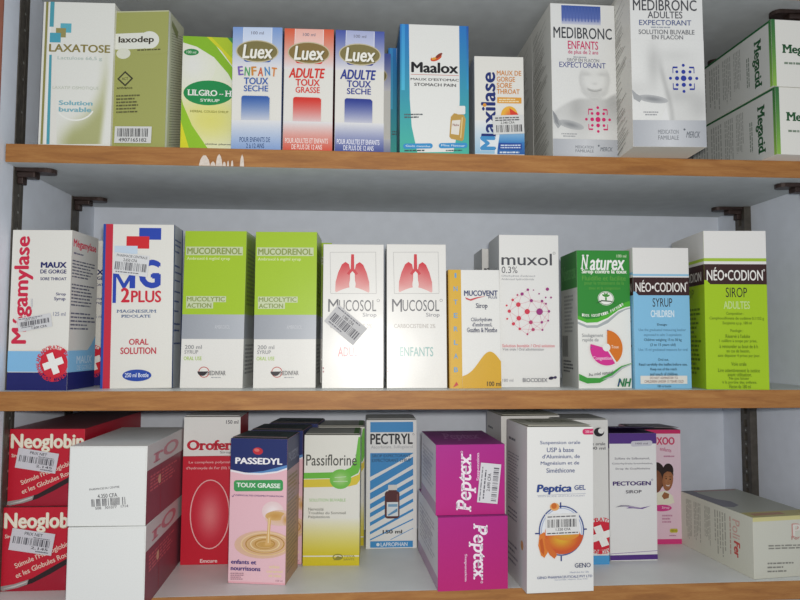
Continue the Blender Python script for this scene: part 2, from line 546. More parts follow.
# slotted standards on the side walls
def standard(x0, x1, y0, y1, label, side):
    bm = bmesh.new()
    z0, z1 = -0.41, 0.55
    a = (y1 - y0) * 0.36
    bm_box(bm, x0, x1, y0, y0 + a, z0, z1, 0.0004, seg=1)
    bm_box(bm, x0, x1, y1 - a, y1, z0, z1, 0.0004, seg=1)
    z = z0
    while z < z1 - 0.018:                      # webs between the slots
        bm_box(bm, x0, x1, y0 + a, y1 - a, z, z + 0.0075, 0.0)
        z += 0.0172
    bx = (x0, x0 + .001) if side < 0 else (x1 - .001, x1)
    bm_box(bm, bx[0], bx[1], y0 + a, y1 - a, z0, z1, 0.0)
    fx = x1 + .00015 if side < 0 else x0 - .00015            # bright flecks on the webs
    rnd = random.Random(int(1000 * y0) + 7 * (side > 0)); z = z0 + 0.0037
    while z < z1 - 0.02:
        z += 0.0172 * rnd.choice((1, 1, 2))
        yc = (y0 + y1) / 2
        f = bm.faces.new([bm.verts.new((fx, yc + 0.0015 * math.cos(k), z + 0.0015 * math.sin(k))) for k in (0.3, 1.4, 2.5, 3.6, 4.7, 5.8)]); f.material_index = 1
    o = link_mesh('shelf_standard', bm, [MAT_METAL, MAT_SCREEN])
    tag(o, label, 'shelf standard', 'slotted metal standards on the side walls')
standard(X0, X0 + 0.0012, 0.018, 0.037, 'front slotted metal standard on the left wall, beside the white-and-teal carton', -1)
standard(X0, X0 + 0.0012, 0.152, 0.173, 'back slotted metal standard on the left wall, behind the carton with the red badge', -1)
standard(X1 - 0.0088, X1, 0.018, 0.037, 'front slotted metal standard on the right wall, at the edge of view', 1)
standard(X1 - 0.0088, X1, 0.145, 0.166, 'back slotted metal standard on the right wall, above the long cream carton', 1)

def clip(side, y, z, label):
    """shelf support: hook block in the standard and a rounded tongue under the board"""
    root = bpy.data.objects.new('shelf_clip', None); COL.objects.link(root)
    wx = X0 + 0.0014 if side < 0 else X1 - 0.009
    root.location = (wx, y, z); root.scale = (1, 1, 1)
    sg = 1 if side < 0 else -1
    bm = bmesh.new()
    xs = sorted((0.0, sg * 0.018))
    bm_box(bm, xs[0], xs[1], -0.006, 0.006, -0.0095, -0.0036, 0.0012)
    xs = sorted((0.0, sg * 0.006))
    bm_box(bm, xs[0], xs[1], -0.0045, 0.0045, -0.016, -0.009, 0.001)
    b = link_mesh('hook_block', bm, MAT_CLIP, root)
    bm = bmesh.new()
    pts = [(0, -0.0085), (0.026, -0.0085)]
    for k in range(9):
        a = math.radians(-90 + 180 * k / 8); pts.append((0.028 + 0.0085 * math.cos(a), 0.0085 * math.sin(a)))
    pts += [(0.026, 0.0085), (0, 0.0085)]
    lo = [bm.verts.new((sg * px, py, -0.0036 + (-0.0010 if px > .02 else 0))) for px, py in pts]
    hi = [bm.verts.new((sg * px, py, -0.0004)) for px, py in pts]
    bm.faces.new(lo); bm.faces.new(hi)
    for i in range(len(pts)):
        j = (i + 1) % len(pts); bm.faces.new((lo[i], lo[j], hi[j], hi[i]))
    bmesh.ops.recalc_face_normals(bm, faces=bm.faces)
    link_mesh('support_tongue', bm, MAT_CLIP, root)
    tag(root, label, 'shelf clip', 'brown shelf clips')
UP = 0.1894 - 0.0181
clip(-1, 0.0275, UP, 'brown shelf clip under the left end of the upper board, nearer the front')
clip(-1, 0.1625, UP, 'brown shelf clip under the left end of the upper board, nearer the back')
clip(1, 0.0275, UP, 'brown shelf clip under the right end of the upper board, nearer the front')
clip(1, 0.1555, UP, 'brown shelf clip under the right end of the upper board, nearer the back')
clip(1, 0.0275, 0.3655, 'brown shelf clip under the topmost board, nearer the front, above the white-and-green cartons')
clip(1, 0.1555, 0.3655, 'brown shelf clip under the topmost board, nearer the back, above the white-and-green cartons')

# ------------------------------------------------------------------ upper shelf
ZU = 0.1894
W_ = '#E4E3DD'

def art_laxatose(P):
    P.face('F', (150, 7), (383, 12), (125, 491))
    P.rect(158, 7, 141, 483, '#8E8A4C'); 
    P.rect(170, 7, 153.5, 483, '#EDEDE8')
    
    # olive bloom in the lower right, curving round a white disc
    def bloom(x, y):
        sl = (y - 7) / 476 * -25
        u = (x - 150 - sl) / 233; v = (y - 7) / 476
        w0, g = (.90, .90, .87), (.66, .67, .44)
        d = math.hypot((u - .32) / .56, (v - .50) / .37)
        k = max(0, min(1, (d - .80) / .48)) * max(0, min(1, (v - .24) / .34)) * max(0, min(1, (u - .17) / .32))
        k *= max(0, min(1, (.99 - .16 * max(0, v - .5) - u) / .09))
        k = k * k * (3 - 2 * k) * .9
        return mixc(w0, g, k)
    P.picture(186, 7, 383, 483, 30, 48, bloom)
    P.ring(248, 352, 62, 52, 5, '#EEEEE6', a0=25, a1=150)
    P.rect(172, 7, 181, 92, '#4FA0B0'); pass
    P.poly([(166, 186), (174, 186), (163, 483), (153, 483)], '#4FA0B0')
    P.rect(204, 80, 238, 112, '#5FB1C2'); P.rect(189, 96, 220, 128, '#9A915A'); P.rect(169, 112, 203, 145, '#4DA3B8')
    P.text('LAXATOSE', 166, 149, 364, 180, '#8C7F45', bold=.03)
    P.text('Lactulose 66,5 g', 193, 190, 337, 208, '#B8C6BE')
    P.text('LAXATIF OSMOTIQUE', 176, 290, 325, 305, '#C2C8B8', bold=0)
    P.text('Solution', 195, 338, 304, 356, '#7DB3C0', bold=.03); P.text('buvable', 195, 360, 300, 378, '#7DB3C0', bold=.03)
carton((0.0706, 0.1482, 0.058), (-0.2812, 0.008, ZU, -0.03, 0.005), 'tall white carton with teal squares and an olive bloom, beside the left standard', art_laxatose)

def art_laxodep(P):
    P.face('F', (383, 36), (562, 40), (366, 498))
    P.rect(383, 36, 562, 44, '#C4C6A0')
    P.rrect(360, 112, 500, 166, 26, '#E6E7DC'); P.ell(495, 138, 34, 30, '#E6E7DC'); P.ell(408, 180, 24, 18, '#DFE0CE'); P.poly([(366, 165), (430, 160), (440, 152), (366, 150)], '#E6E7DC')
    P.ell(500, 176, 60, 10, '#A7AA63')
    P.text('laxodep', 392, 122, 511, 152, '#3A3323', bold=.03)
    P.micro(455, 166, 540, 175, 1, '#5E5A35', 3)
    P.poly([(414, 239), (441, 265), (414, 291), (387, 265)], '#3F3D28'); P.poly([(414, 246), (434, 265), (414, 284), (394, 265)], '#A9AC66')
    P.text('ACT', 403, 260, 424, 270, '#55522F')
    P.text('activance', 386, 291, 438, 300, '#4B4A2B', bold=.02)
    P.micro(384, 317, 470, 382, 6, '#5E5D38', 4, fill=.5)
    P.face('R'); P.rect(0, 0, 100, 100, '#B9BAA0'); P.rect(0, 0, 12, 100, '#D8D9CC')
    for i in range(46): P.line([(22, 14 + i * 1.9), (92, 8 + i * 1.9)], .5, '#7C7F69')
    P.poly([(20, 5), (60, 8), (55, 14), (20, 9)], '#7E8455')
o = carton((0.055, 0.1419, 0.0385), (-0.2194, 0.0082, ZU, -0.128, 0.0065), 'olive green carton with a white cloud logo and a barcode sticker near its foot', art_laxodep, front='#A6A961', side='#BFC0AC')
def bc(seed, ink='#4A4A4C', num='4907165182', head=None):
    def f(P):
        P.bars(7, 12, 93, 62, ink, seed, 26)
        P.text(num, 12, 70, 88, 92, ink)
    return f
sticker(o, 441, 454, 123, 55, 1, (383, 36), (562, 40), (366, 498), bc(2))

def art_lilgro(P):
    P.face('F', (616, 124), (788, 130), (600, 511))
    P.rect(600, 120, 800, 520, '#E7EAD2')
    P.ell(700, 400, 190, 130, '#E3DE7A', '#EBEBD0')
    P.ell(640, 220, 80, 80, '#EAEAE4', '#E9EAD8')
    # green and yellow swooshes
    P.poly([(616, 124), (616, 146), (660, 160), (715, 195), (760, 250), (790, 310), (790, 260), (772, 225), (735, 175), (700, 124)], '#8CBE2C')
    P.poly([(690, 124), (740, 175), (775, 225), (790, 255), (790, 124)], '#D6D62E')
    P.poly([(705, 124), (775, 200), (790, 215), (790, 124)], '#B4CB2F')
    P.poly([(755, 124), (790, 165), (790, 124)], '#3E8A4C')
    P.poly([(608, 330), (612, 350), (640, 420), (700, 512), (600, 512)], '#96C72B')
    P.poly([(603, 400), (634, 512), (600, 512)], '#E0DC2C')
    P.ell(642, 178, 24, 11, '#2E8A4A'); P.text('100 ml', 627, 173, 657, 183, '#D9EBD5')
    P.ell(695, 313, 81, 41, '#1F8F4D')
    P.text('LILGRO - H', 627, 301, 770, 326, '#F1F3EA', bold=.03, serif=True); P.text('SYRUP', 668, 332, 730, 344, '#E9EFE2', bold=.02)
    P.text('HERBAL COUGH SYRUP', 635, 369, 758, 381, '#8C8B35')
    P.text('sixtine pharma', 682, 478, 768, 488, '#3C3E4B', bold=.02)
carton((0.0541, 0.1236, 0.055), (-0.1545, 0.022, ZU, 0.01, 0.003), 'pale yellow herbal syrup carton with lime swooshes and a green oval', art_lilgro)

def art_luex(P, main, light, olive, words, foot, footcol, letters=None):
    P.face('F', (110, 92), (277, 90), (103, 501))
    P.rect(110, 92, 277, 225, light, '#E6E4E4')
    P.rect(146, 92, 242, 160, mixhex(light, '#FFFFFF', .55), mixhex(light, '#FFFFFF', .75))
    P.line([(146, 92), (143, 160)], 1.5, '#F2F2F2'); P.line([(242, 92), (240, 160)], 1.5, '#F2F2F2')
    P.text('100 ml', 172, 105, 214, 115, '#7B7B8C')
    P.rrect(146, 165, 239, 207, 10, main)
    P.ell(192, 171, 72, 37, '#C9BFA0'); P.ell(192, 171, 68, 33.5, olive)
    P.text('Luex', 146, 152, 250, 198, '#6A6238', bold=.03, shear=.12)
    P.text('Luex', 142, 149, 247, 195, '#F4F2E8', bold=.03, shear=.12)
    y = 222
    if letters:
        for i, (ch, c) in enumerate(letters):
            P.tilt_text(ch, 136 + i * 22.5, 237 + (i % 2) * 2, 18, 30, (-6, 5, -3, 4, -4, 5)[i], c, bold=.03)
    else: P.text('ADULTE', 124, 223, 247, 255, main, bold=.04, shear=.14)
    P.text(words[0], 147, 259, 229, 281, main, bold=.03); P.text(words[1], 147, 285, 229, 304, main, bold=.02)
    P.rrect(139, 319, 232, 345, 8, main); P.rect(139, 325, 232, 412, main, '#E4E2E2', n=14)
    P.rect(106, 400, 272, 503, '#E4E4E4', footcol, n=12)
    P.text(foot[0], foot[2], 455, foot[3], 470, foot[4], bold=.015); P.text(foot[1], foot[2] + 22, 475, foot[3] - 20, 490, foot[4], bold=.015)
def mixhex(a, b, t):
    a, b = [[int(h[i:i + 2], 16) for i in (1, 3, 5)] for h in (a, b)]
    return '#%02X%02X%02X' % tuple(round(a[i] + (b[i] - a[i]) * t) for i in range(3))
G = 'white 100 ml cough syrup cartons with an oval badge'
carton((0.0503, 0.129, 0.05), (-0.1028, 0.008, ZU, -0.045, 0.0), 'pale blue children\'s cough carton with multicoloured lettering under an olive oval',
       lambda P: art_luex(P, '#3A62AC', '#7E9FD6', '#82784A', ('TOUX', 'SECHE'), ('POUR ENFANTS DE', '2 à 12 ANS', 133, 235, '#34507E'), '#7F9FD2',
                          [('E', '#7A62B4'), ('N', '#4FA567'), ('F', '#D08A3A'), ('A', '#D0603A'), ('N', '#4D8BC2'), ('T', '#D9843A')]), G, side='#6F8FC6')
carton((0.0503, 0.129, 0.05), (-0.0510, 0.008, ZU, -0.030, 0.005), 'red and white adult cough carton with an olive oval, between two blue ones',
       lambda P: art_luex(P, '#D8362B', '#E0603F', '#8B7442', ('TOUX', 'GRASSE'), ('POUR ADULTES ET ENFANTS', 'DE PLUS DE 12 ANS', 112, 256, '#F3E3DC'), '#D64A33'), G, side='#A0303A')
luex_blue = carton((0.0503, 0.129, 0.05), (0.0015, 0.008, ZU, 0.003, 0.003), 'dark blue adult dry-cough carton with an olive oval, right of the red one',
       lambda P: art_luex(P, '#2F3F92', '#4A5AA8', '#857A4C', ('TOUX', 'SECHE'), ('POUR ADULTES ET ENFANTS', 'DE PLUS DE 12 ANS', 112, 256, '#EDEDF4'), '#3A4892'), G, side='#4F5FA6')
again(luex_blue, (0.0112, 0.0600, ZU, 0, 0), 'blue and white carton sliver standing right behind the dark blue adult dry-cough carton')

def art_maalox(P):
    P.face('F', (67, 80), (293, 88), (65, 511))
    P.rect(60, 78, 300, 516, '#2C78C4', '#4CBAA2', n=16)
    P.rect(72, 80, 82, 300, '#3F96D6', '#52BBD8'); P.rect(286, 88, 296, 300, '#2A5DAE', '#3AA0C8')
    P.poly([(96, 80), (262, 84), (262, 330), (258, 420), (240, 505), (122, 505), (104, 420), (98, 330)], '#E9E9E4')
    P.ell(185, 193, 20, 10, '#D4552F', ang=-25); P.ell(184, 188, 15, 6, '#E9E9E4', ang=-25); P.ell(194, 186, 14, 5, '#8A3A2A', ang=-35); P.ell(178, 196, 8, 4, '#E2A23A', ang=-10)
    P.text('Maalox', 103, 206, 258, 247, '#1D1D1F', bold=.04)
    P.rect(102, 247, 259, 254, '#C75A4C')
    P.text("MAUX D'ESTOMAC", 101, 259, 260, 273, '#3C3C40', bold=.02); P.text('STOMACH PAIN', 113, 276, 250, 291, '#3C3C40', bold=.02)
    P.micro(80, 376, 145, 394, 2, '#5A6064', 4)
    # bottle picture
    P.poly([(232, 390), (243, 378), (275, 384), (281, 398), (274, 465), (268, 470), (232, 462), (227, 455)], '#C09A4E')
    P.poly([(236, 402), (264, 400), (258, 450), (232, 446)], '#E6E1D6'); P.text('Maalox', 238, 412, 260, 421, '#8A3A30')
    P.rrect(252, 354, 280, 382, 4, '#E8E6E0'); P.line([(270, 392), (264, 460)], 4, '#E0C88A')
    P.rrect(76, 476, 172, 493, 8, '#3C93CC'); P.text('Goût menthe', 84, 480, 164, 489, '#DDEAF2')
    P.rrect(192, 476, 286, 493, 8, '#3C93CC'); P.text('Mint Flavour', 200, 480, 278, 489, '#DDEAF2')
    P.micro(80, 495, 170, 503, 1, '#3C4C50', 6); P.micro(215, 497, 275, 504, 1, '#3C4C50', 7)
    P.face('L'); P.rect(0, 0, 100, 100, '#2F78B4', '#3C9C90'); P.text('M', 76, 75, 90, 83, '#1C3E54', rot=90)
    P.face('R'); P.rect(0, 0, 100, 100, '#2A4F88', '#327A78')
maalox = carton((0.0717, 0.1378, 0.055), (0.0792, 0.008, ZU, -0.002, -0.001), 'blue-to-teal bordered white stomach-pain carton with a small bottle picture', art_maalox, front='#E8E8E4')
again(maalox, (0.0697, 0.0648, ZU, 0, 0), 'teal-edged carton mostly hidden behind the stomach-pain carton')

def art_maxilase(P):
    P.face('F', (312, 187), (478, 190), (318, 518))
    P.rect(312, 400, 480, 512, '#E6E7E6', '#9CC4DC', n=8)
    P.rect(392, 470, 484, 513, '#3C80C0', '#2A5EA4'); P.rect(392, 430, 484, 472, '#A9CBE2', '#4A8CC6')
    P.poly([(387, 400), (400, 440), (390, 513), (383, 513)], '#E4E8EA')
    P.text('Maxilase', 334, 240, 388, 497, '#1E2F72', bold=.03, rot=90)
    P.rect(334, 452, 386, 500, '#E4E8EA'); P.text('M', 334, 452, 386, 499, '#4692C8', bold=.05, rot=90)
    P.ell(348, 350, 6, 6, '#E09A35')
    for i, t in enumerate(('MAUX DE', 'GORGE', 'SORE', 'THROAT')):
        P.text(t, 388, 235 + i * 20.5, (471, 450, 440, 466)[i], 253 + i * 20.5, '#D28A42', bold=.02)
    P.rect(390, 324, 472, 345, '#E0A040'); P.micro(396, 328, 466, 342, 2, '#F2E2B8', 5)
    P.ell(431, 384, 28, 30, '#E9B23C'); P.ell(432, 384, 24, 26, '#E4763A', '#EDB540'); P.poly([(431, 360), (462, 380), (440, 410)], '#D9412E')
    P.rect(396, 475, 474, 497, '#21479A'); P.micro(402, 479, 470, 494, 2, '#CFDDEE', 8, align='c', ragged=.1)
    P.micro(400, 501, 478, 511, 1, '#D5E2EE', 9)
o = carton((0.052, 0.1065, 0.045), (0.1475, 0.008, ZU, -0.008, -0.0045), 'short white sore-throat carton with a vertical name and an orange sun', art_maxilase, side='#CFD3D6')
def art_st1(P):
    P.micro(8, 8, 92, 32, 2, '#55555A', 3); P.text('2.340 CFA', 25, 34, 70, 46, '#3A3A3E', bold=.01); P.bars(10, 52, 96, 90, '#4A4A4E', 5, 20)
sticker(o, 428, 415, 104, 62, -3, (312, 187), (478, 190), (318, 518), art_st1)

def art_medi(P, adult):
    # front grid in per cent of the panel
    P.face('F')
    P.rect(0, 0, 100, 100, '#E6E6E3')
    if adult:
        P.rect(17, 1, 78, 11, '#3F5BA6', '#6D7EBE', n=4); dot = '#2C3C9C'
        for i in range(12): P.rect(18 + 5 * i, 2, 19.5 + 5 * i, 10, '#5469AE')
        P.text('MEDIBRONC', 4, 12.6, 92, 19.2, '#4A4B50', bold=.01)
        P.text('ADULTES', 24, 19.6, 72, 23.8, '#55565C', bold=.01)
        P.text('EXPECTORANT', 12, 24.8, 84, 28, '#54628E', bold=.01)
        P.micro(28, 28.6, 68, 29.8, 1, '#9AA0AA', 2)
        P.text('SOLUTION BUVABLE', 11, 30.6, 88, 33.4, '#6C6E74', bold=.01); P.text('EN FLACON', 29, 33.9, 72, 36.4, '#6C6E74', bold=.01)
        # pale photograph: neck, shoulder and arm
        def adult_photo(x, y):
            ss = lambda a, b, t: (lambda k: k * k * (3 - 2 * k))(max(0, min(1, (t - a) / (b - a))))
            v = .900
            v -= .11 * math.exp(-((x - 30) / 9) ** 2 - ((y - 52) / 12) ** 2)
            v -= .10 * math.exp(-((x - 92) / 16) ** 2 - ((y - 76) / 10) ** 2)
            ex = 40 + 14 * ss(48, 84, y)                       # edge of the arm
            v -= ss(44, 60, y) * (.13 * math.exp(-((x - ex) / 3.5) ** 2) + .05 * ss(ex - 2, ex + 10, x) * (1 - .5 * ss(60, 100, x)))
            v -= .05 * math.exp(-((x - 8) / 20) ** 2 - ((y - 66) / 5) ** 2) + .06 * math.exp(-((x - 66) / 20) ** 2 - ((y - 70) / 4) ** 2)
            v -= .05 * math.exp(-((x - 60) / 26) ** 2 - ((y - 46) / 4) ** 2)
            return (v, v, v * .985)
        P.picture(0, 37, 100, 84.5, 44, 50, adult_photo)
        P.poly([(46, 77), (50, 84.5), (38, 84.5)], '#E8E8E6')
        cx, cy = 71, 59.6
        P.ell(28, 72, 21, 2.3, '#8F9193', '#B9BABA', ang=3); P.poly([(-1, 66), (6, 69), (14, 71), (10, 74), (2, 72)], '#A9ABAC')
        P.micro(14, 79, 36, 82, 2, '#A0A1A4', 4, align='c')
    else:
        P.rect(17, 1, 78, 12, '#3F5BA6', '#6D7EBE', n=4); P.rect(17, 9.5, 78, 13.5, '#7583BC', '#D5D6E0')
        for i in range(12): P.rect(18 + 5 * i, 2, 19.5 + 5 * i, 11.5, '#5469AE')
        dot = '#D6266E'
        P.text('MEDIBRONC', 4, 15.4, 95, 22.8, '#3C4046', bold=.01); pass
        P.text('ENFANTS', 26, 24.3, 73, 29.8, '#D02C66', bold=.01); P.text('de plus de 2 ans', 26, 30.3, 73, 33.6, '#C94A78')
        P.micro(34, 34.4, 64, 35.6, 1, '#9AA0AA', 2); P.text('SIROP EN FLACON', 24, 35.9, 74, 38.2, '#8A8C92')
        P.text('EXPECTORANT', 12, 38.4, 84, 42, '#4C5590', bold=.01)
        # pale photograph: face from the eyes down, smile, bare shoulders
        def child(x, y):
            ss = lambda a, b, t: (lambda k: k * k * (3 - 2 * k))(max(0, min(1, (t - a) / (b - a))))
            v = .900
            top = 62 + 10 * ((max(0, 44 - x)) / 44) ** 1.6 - 3.5 * ss(80, 100, x)      # shoulder line
            b_ = ss(top - 1.2, top + 1.5, y)
            v -= b_ * (.105 - .07 * ss(70, 88, y) - .02 * math.sin(x / 9))
            v -= b_ * .05 * math.exp(-((x - 36) / 9) ** 2 - ((y - 68) / 6) ** 2)
            v -= b_ * .07 * math.exp(-((x - 92) / 14) ** 2 - ((y - 64) / 8) ** 2)
            d = math.hypot((x - 66) / 24.5, (y - 49.5) / 12.2)
            inside = 1 - ss(.93, 1.04, d)
            f = ss(40.5, 47, y)
            face = .895 - .085 * ss(.45, 1.0, d) * f - .04 * math.exp(-((x - 55) / 7) ** 2 - ((y - 46) / 1.3) ** 2) * 2 - .04 * math.exp(-((x - 77) / 7) ** 2 - ((y - 46) / 1.3) ** 2) * 2
            face -= .07 * math.exp(-((x - 66) / 4) ** 2 - ((y - 52.2) / .7) ** 2)
            my = 56.9 - ((x - 66) / 12) ** 2 * 1.5
            face -= .24 * math.exp(-((y - my) / .6) ** 2) * (1 - ss(9, 13, abs(x - 66)))
            face -= .05 * math.exp(-((y - my - 1.8) / .8) ** 2) * (1 - ss(5, 9, abs(x - 66)))
            v = v + (face - v) * inside * ss(38, 44, y)
            v -= .07 * (1 - ss(1.0, 1.16, d)) * ss(.98, 1.0, d) * ss(54, 58, y)
            return (v, v, v * .985)
        P.picture(0, 37, 100, 88.6, 50, 64, child)
        P.text('SIROP EN FLACON', 24, 35.9, 74, 38.2, '#8A8C92')
        P.text('EXPECTORANT', 12, 38.4, 84, 42, '#4C5590', bold=.01)
        P.ell(28, 79.3, 20, 2.7, '#8F9193', '#B9BABA', ang=5); P.poly([(0, 70), (8, 75), (14, 79), (8, 82), (2, 78)], '#A9ABAC'); P.poly([(0, 70), (6, 73.5), (10, 80), (4, 78)], '#8E9092')
        P.micro(12, 84.5, 38, 87.5, 2, '#A8A9AB', 4, align='c')
        cx, cy = 70, 75.5
    k = 0.43
    for i in (-2, -1, 0, 1, 2):
        for j in (-2, -1, 0, 1, 2):
            if abs(i) + abs(j) > 2: continue
            r = 3.9 if (i == j == 0) else (2.9 if abs(i) + abs(j) == 1 else 2.1)
            P.ell(cx + i * 9, cy + j * 9 * k, r, r * k, dot, n=14)
    for sx in (-1, 1):
        for sy in (-1, 1):
            P.line([(cx + sx * 8, cy + sy * 15 * k), (cx + sx * 14.5, cy + sy * 15 * k), (cx + sx * 14.5, cy + sy * 7 * k)], 1.0, dot)
    y0 = 84.5 if adult else 88.6
    P.rect(0, y0, 50, 100, '#B0B3B8', '#D0D2D5', horiz=True); P.rect(50, y0, 100, 100, '#D0D2D5', '#AEB1B6', horiz=True)
    P.text('MEDICATION', 34, y0 + (100 - y0) * .36, 62, y0 + (100 - y0) * .52, '#85888E'); P.text('FAMILIALE', 34, y0 + (100 - y0) * .58, 62, y0 + (100 - y0) * .74, '#85888E')
    P.text('MERCK', 72, y0 + (100 - y0) * .42, 92, y0 + (100 - y0) * .66, '#6C7178', shear=.2); P.ell(70, y0 + (100 - y0) * .35, 1.4, .6, '#6C7178')
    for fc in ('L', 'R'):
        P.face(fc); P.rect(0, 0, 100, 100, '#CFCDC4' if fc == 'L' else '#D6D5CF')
        rnd = random.Random(4)
        for i in range(58):
            y = 4 + i * 1.62; x = rnd.uniform(2, 16); L = rnd.uniform(24, 70)
            P.line([(x, y + 5), (x + L, y + 5 - L * .10)], .42, '#77766F' if rnd.random() < .6 else '#9A9992')
med_e = carton((0.0695, 0.1633, 0.0655), (0.2366, 0.003, ZU, 0.025, -0.008), 'white children\'s expectorant carton with a faded smiling face and magenta dots', lambda P: art_medi(P, False), side='#CFCDC4')
again(med_e, (0.2350, 0.0705, ZU, 0.025, -0.006), 'white carton standing directly behind the children\'s expectorant carton')
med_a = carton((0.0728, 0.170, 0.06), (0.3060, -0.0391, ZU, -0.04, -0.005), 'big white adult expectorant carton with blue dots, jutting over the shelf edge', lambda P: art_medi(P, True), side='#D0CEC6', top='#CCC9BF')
again(med_a, (0.3090, 0.0245, ZU, -0.01, -0.003), 'white carton behind the big adult expectorant carton')

def art_megacid(P):
    P.face('F'); P.rect(0, 0, 6.5, 100, '#2E6B3A', '#8DB84A')
    P.text('Megacid', 17, 37, 84, 54, '#20562F', bold=.04, serif=True)
    P.micro(20, 62, 70, 68, 1, '#7B8A78', 3)
    P.face('L'); P.rect(0, 0, 100, 100, '#C6C7C3')
    P.rect(0, 0, 100, 3.5, '#1F5A32')
    P.text('Megacid', 79, 17, 89, 90, '#235331', bold=.04, serif=True, rot=-90)
    P.micro(72, 35, 76, 85, 2, '#7E877E', 3, rot=True)
    for i, (a, b) in enumerate(((4, 22), (25, 40), (43, 54), (57, 66))): P.micro(a, 12, b, (92, 88, 90, 80)[i], 5, '#9A9C98', 10 + i, rot=True, fill=.45)
    P.rect(97.5, 0, 100, 100, '#2E6B3A', '#8DB84A')
GM = 'white and green antacid cartons lying in a stack'
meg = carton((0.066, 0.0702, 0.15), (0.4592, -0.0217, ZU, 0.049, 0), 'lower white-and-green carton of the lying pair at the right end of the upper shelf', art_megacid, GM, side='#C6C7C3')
again(meg, (0.4563, -0.0235, ZU + 0.0704, 0.032, 0), 'upper white-and-green carton of the lying pair at the right end of the upper shelf')

# ------------------------------------------------------------------ middle shelf
ZM = -0.0509

def badge(P, cx, cy, r, k=1.0, letters='LABORATOIRES PHARMALAND '):
    """red round badge with a tilted white cross, ringed with lettering"""
    P.ell(cx, cy, r, r * k, '#D3263A')
    P.arc_text(letters[:11], cx, cy, r * 1.12, -60, 62, r * .26, r * .30, '#D3263A')
    P.arc_text(letters[13:23], cx, cy, r * 1.12, 215, 300, r * .2, r * .28, '#D3263A')
    P.arc_text(letters[:12], cx, cy, r * 1.12, 110, 210, r * .2, r * .28, '#D3263A')
    for a in (-20, 70):
        c, s_ = math.cos(math.radians(a)), math.sin(math.radians(a))
        L, w = r * .74, r * .24
        P.poly([(cx + x * c - y * s_, cy + x * s_ + y * c) for x, y in ((-L, -w), (L, -w), (L, w), (-L, w))], '#F0EFEA')

def art_megam(P):
    P.face('F', (72, 60), (434, 63), (36, 1004))     # scale 6 per photo unit
    P.rect(60, 770, 440, 776, '#E2D2C0')
    P.rect(40, 776, 440, 900, '#85BCE2'); P.rect(30, 900, 440, 1012, '#1B1F66')
    P.text('Mégamylase', 88, 98, 182, 735, '#D02447', bold=.035, rot=90)
    P.text('MAUX', 243, 252, 399, 289, '#1E2466', bold=.05)
    P.text('DE GORGE', 240, 297, 398, 322, '#1E2466', bold=.03); P.text('SORE THROAT', 240, 343, 398, 362, '#3A3F72', bold=.025)
    P.text('Sirop', 335, 434, 394, 456, '#3A3F72', bold=.02); P.text('Syrup', 324, 460, 392, 486, '#3A3F72', bold=.02)
    P.text('125 ml', 318, 548, 392, 572, '#8A8EA4'); P.micro(182, 470, 196, 540, 2, '#B7B7C0', 4, rot=True)
    badge(P, 322, 850, 84, 1.0)
    P.face('R')
    P.rect(0, 0, 100, 100, '#D2D0CA'); P.rect(0, 75.5, 70, 89, '#85BCE2'); P.poly([(70, 75.5), (84, 72), (100, 66), (100, 89), (70, 89)], '#85BCE2')
    P.rect(0, 89, 100, 100, '#1B1F66')
    P.text('Mégamylase', 6, 5, 92, 11.5, '#D02447', bold=.03)
    P.micro(8, 13, 60, 15, 1, '#6B6C80', 2)
    P.micro(4, 18, 95, 30, 6, '#5C5D70', 3, fill=.45); P.micro(4, 33, 95, 48, 7, '#5C5D70', 4, fill=.45); P.micro(4, 51, 95, 63, 5, '#66677A', 5, fill=.45)
    P.text('MAUX', 30, 79, 88, 84, '#C7DDEE', bold=.02); P.text('DE GORGE', 32, 85, 88, 88, '#B5D2E8', bold=.02)
mgt, mgr, mgb = (72, 60), (434, 63), (36, 1004)
def art_st2(P):
    P.micro(5, 4, 75, 16, 1, '#77767E', 3, ragged=0.0); P.text('VERT MALT', 22, 17, 60, 27, '#55545C')
    P.bars(8, 32, 96, 66, '#5A5960', 8, 24); P.micro(10, 69, 60, 78, 1, '#66656D', 5); P.text('1.600 CFA', 40, 80, 85, 96, '#3C3B42')
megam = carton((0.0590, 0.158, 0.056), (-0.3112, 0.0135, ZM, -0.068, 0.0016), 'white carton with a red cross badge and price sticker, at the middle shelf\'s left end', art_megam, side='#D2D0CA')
GB = 'cartons with a red cross badge on the middle shelf'
again(megam, (-0.3020, 0.082, ZM, -0.01, 0), 'carton sliver with a red cross badge peeking out behind the tricolour-striped one')
sticker(megam, 208, 610, 205, 80, -10, mgt, mgr, mgb, art_st2, col='#D5D5D6')

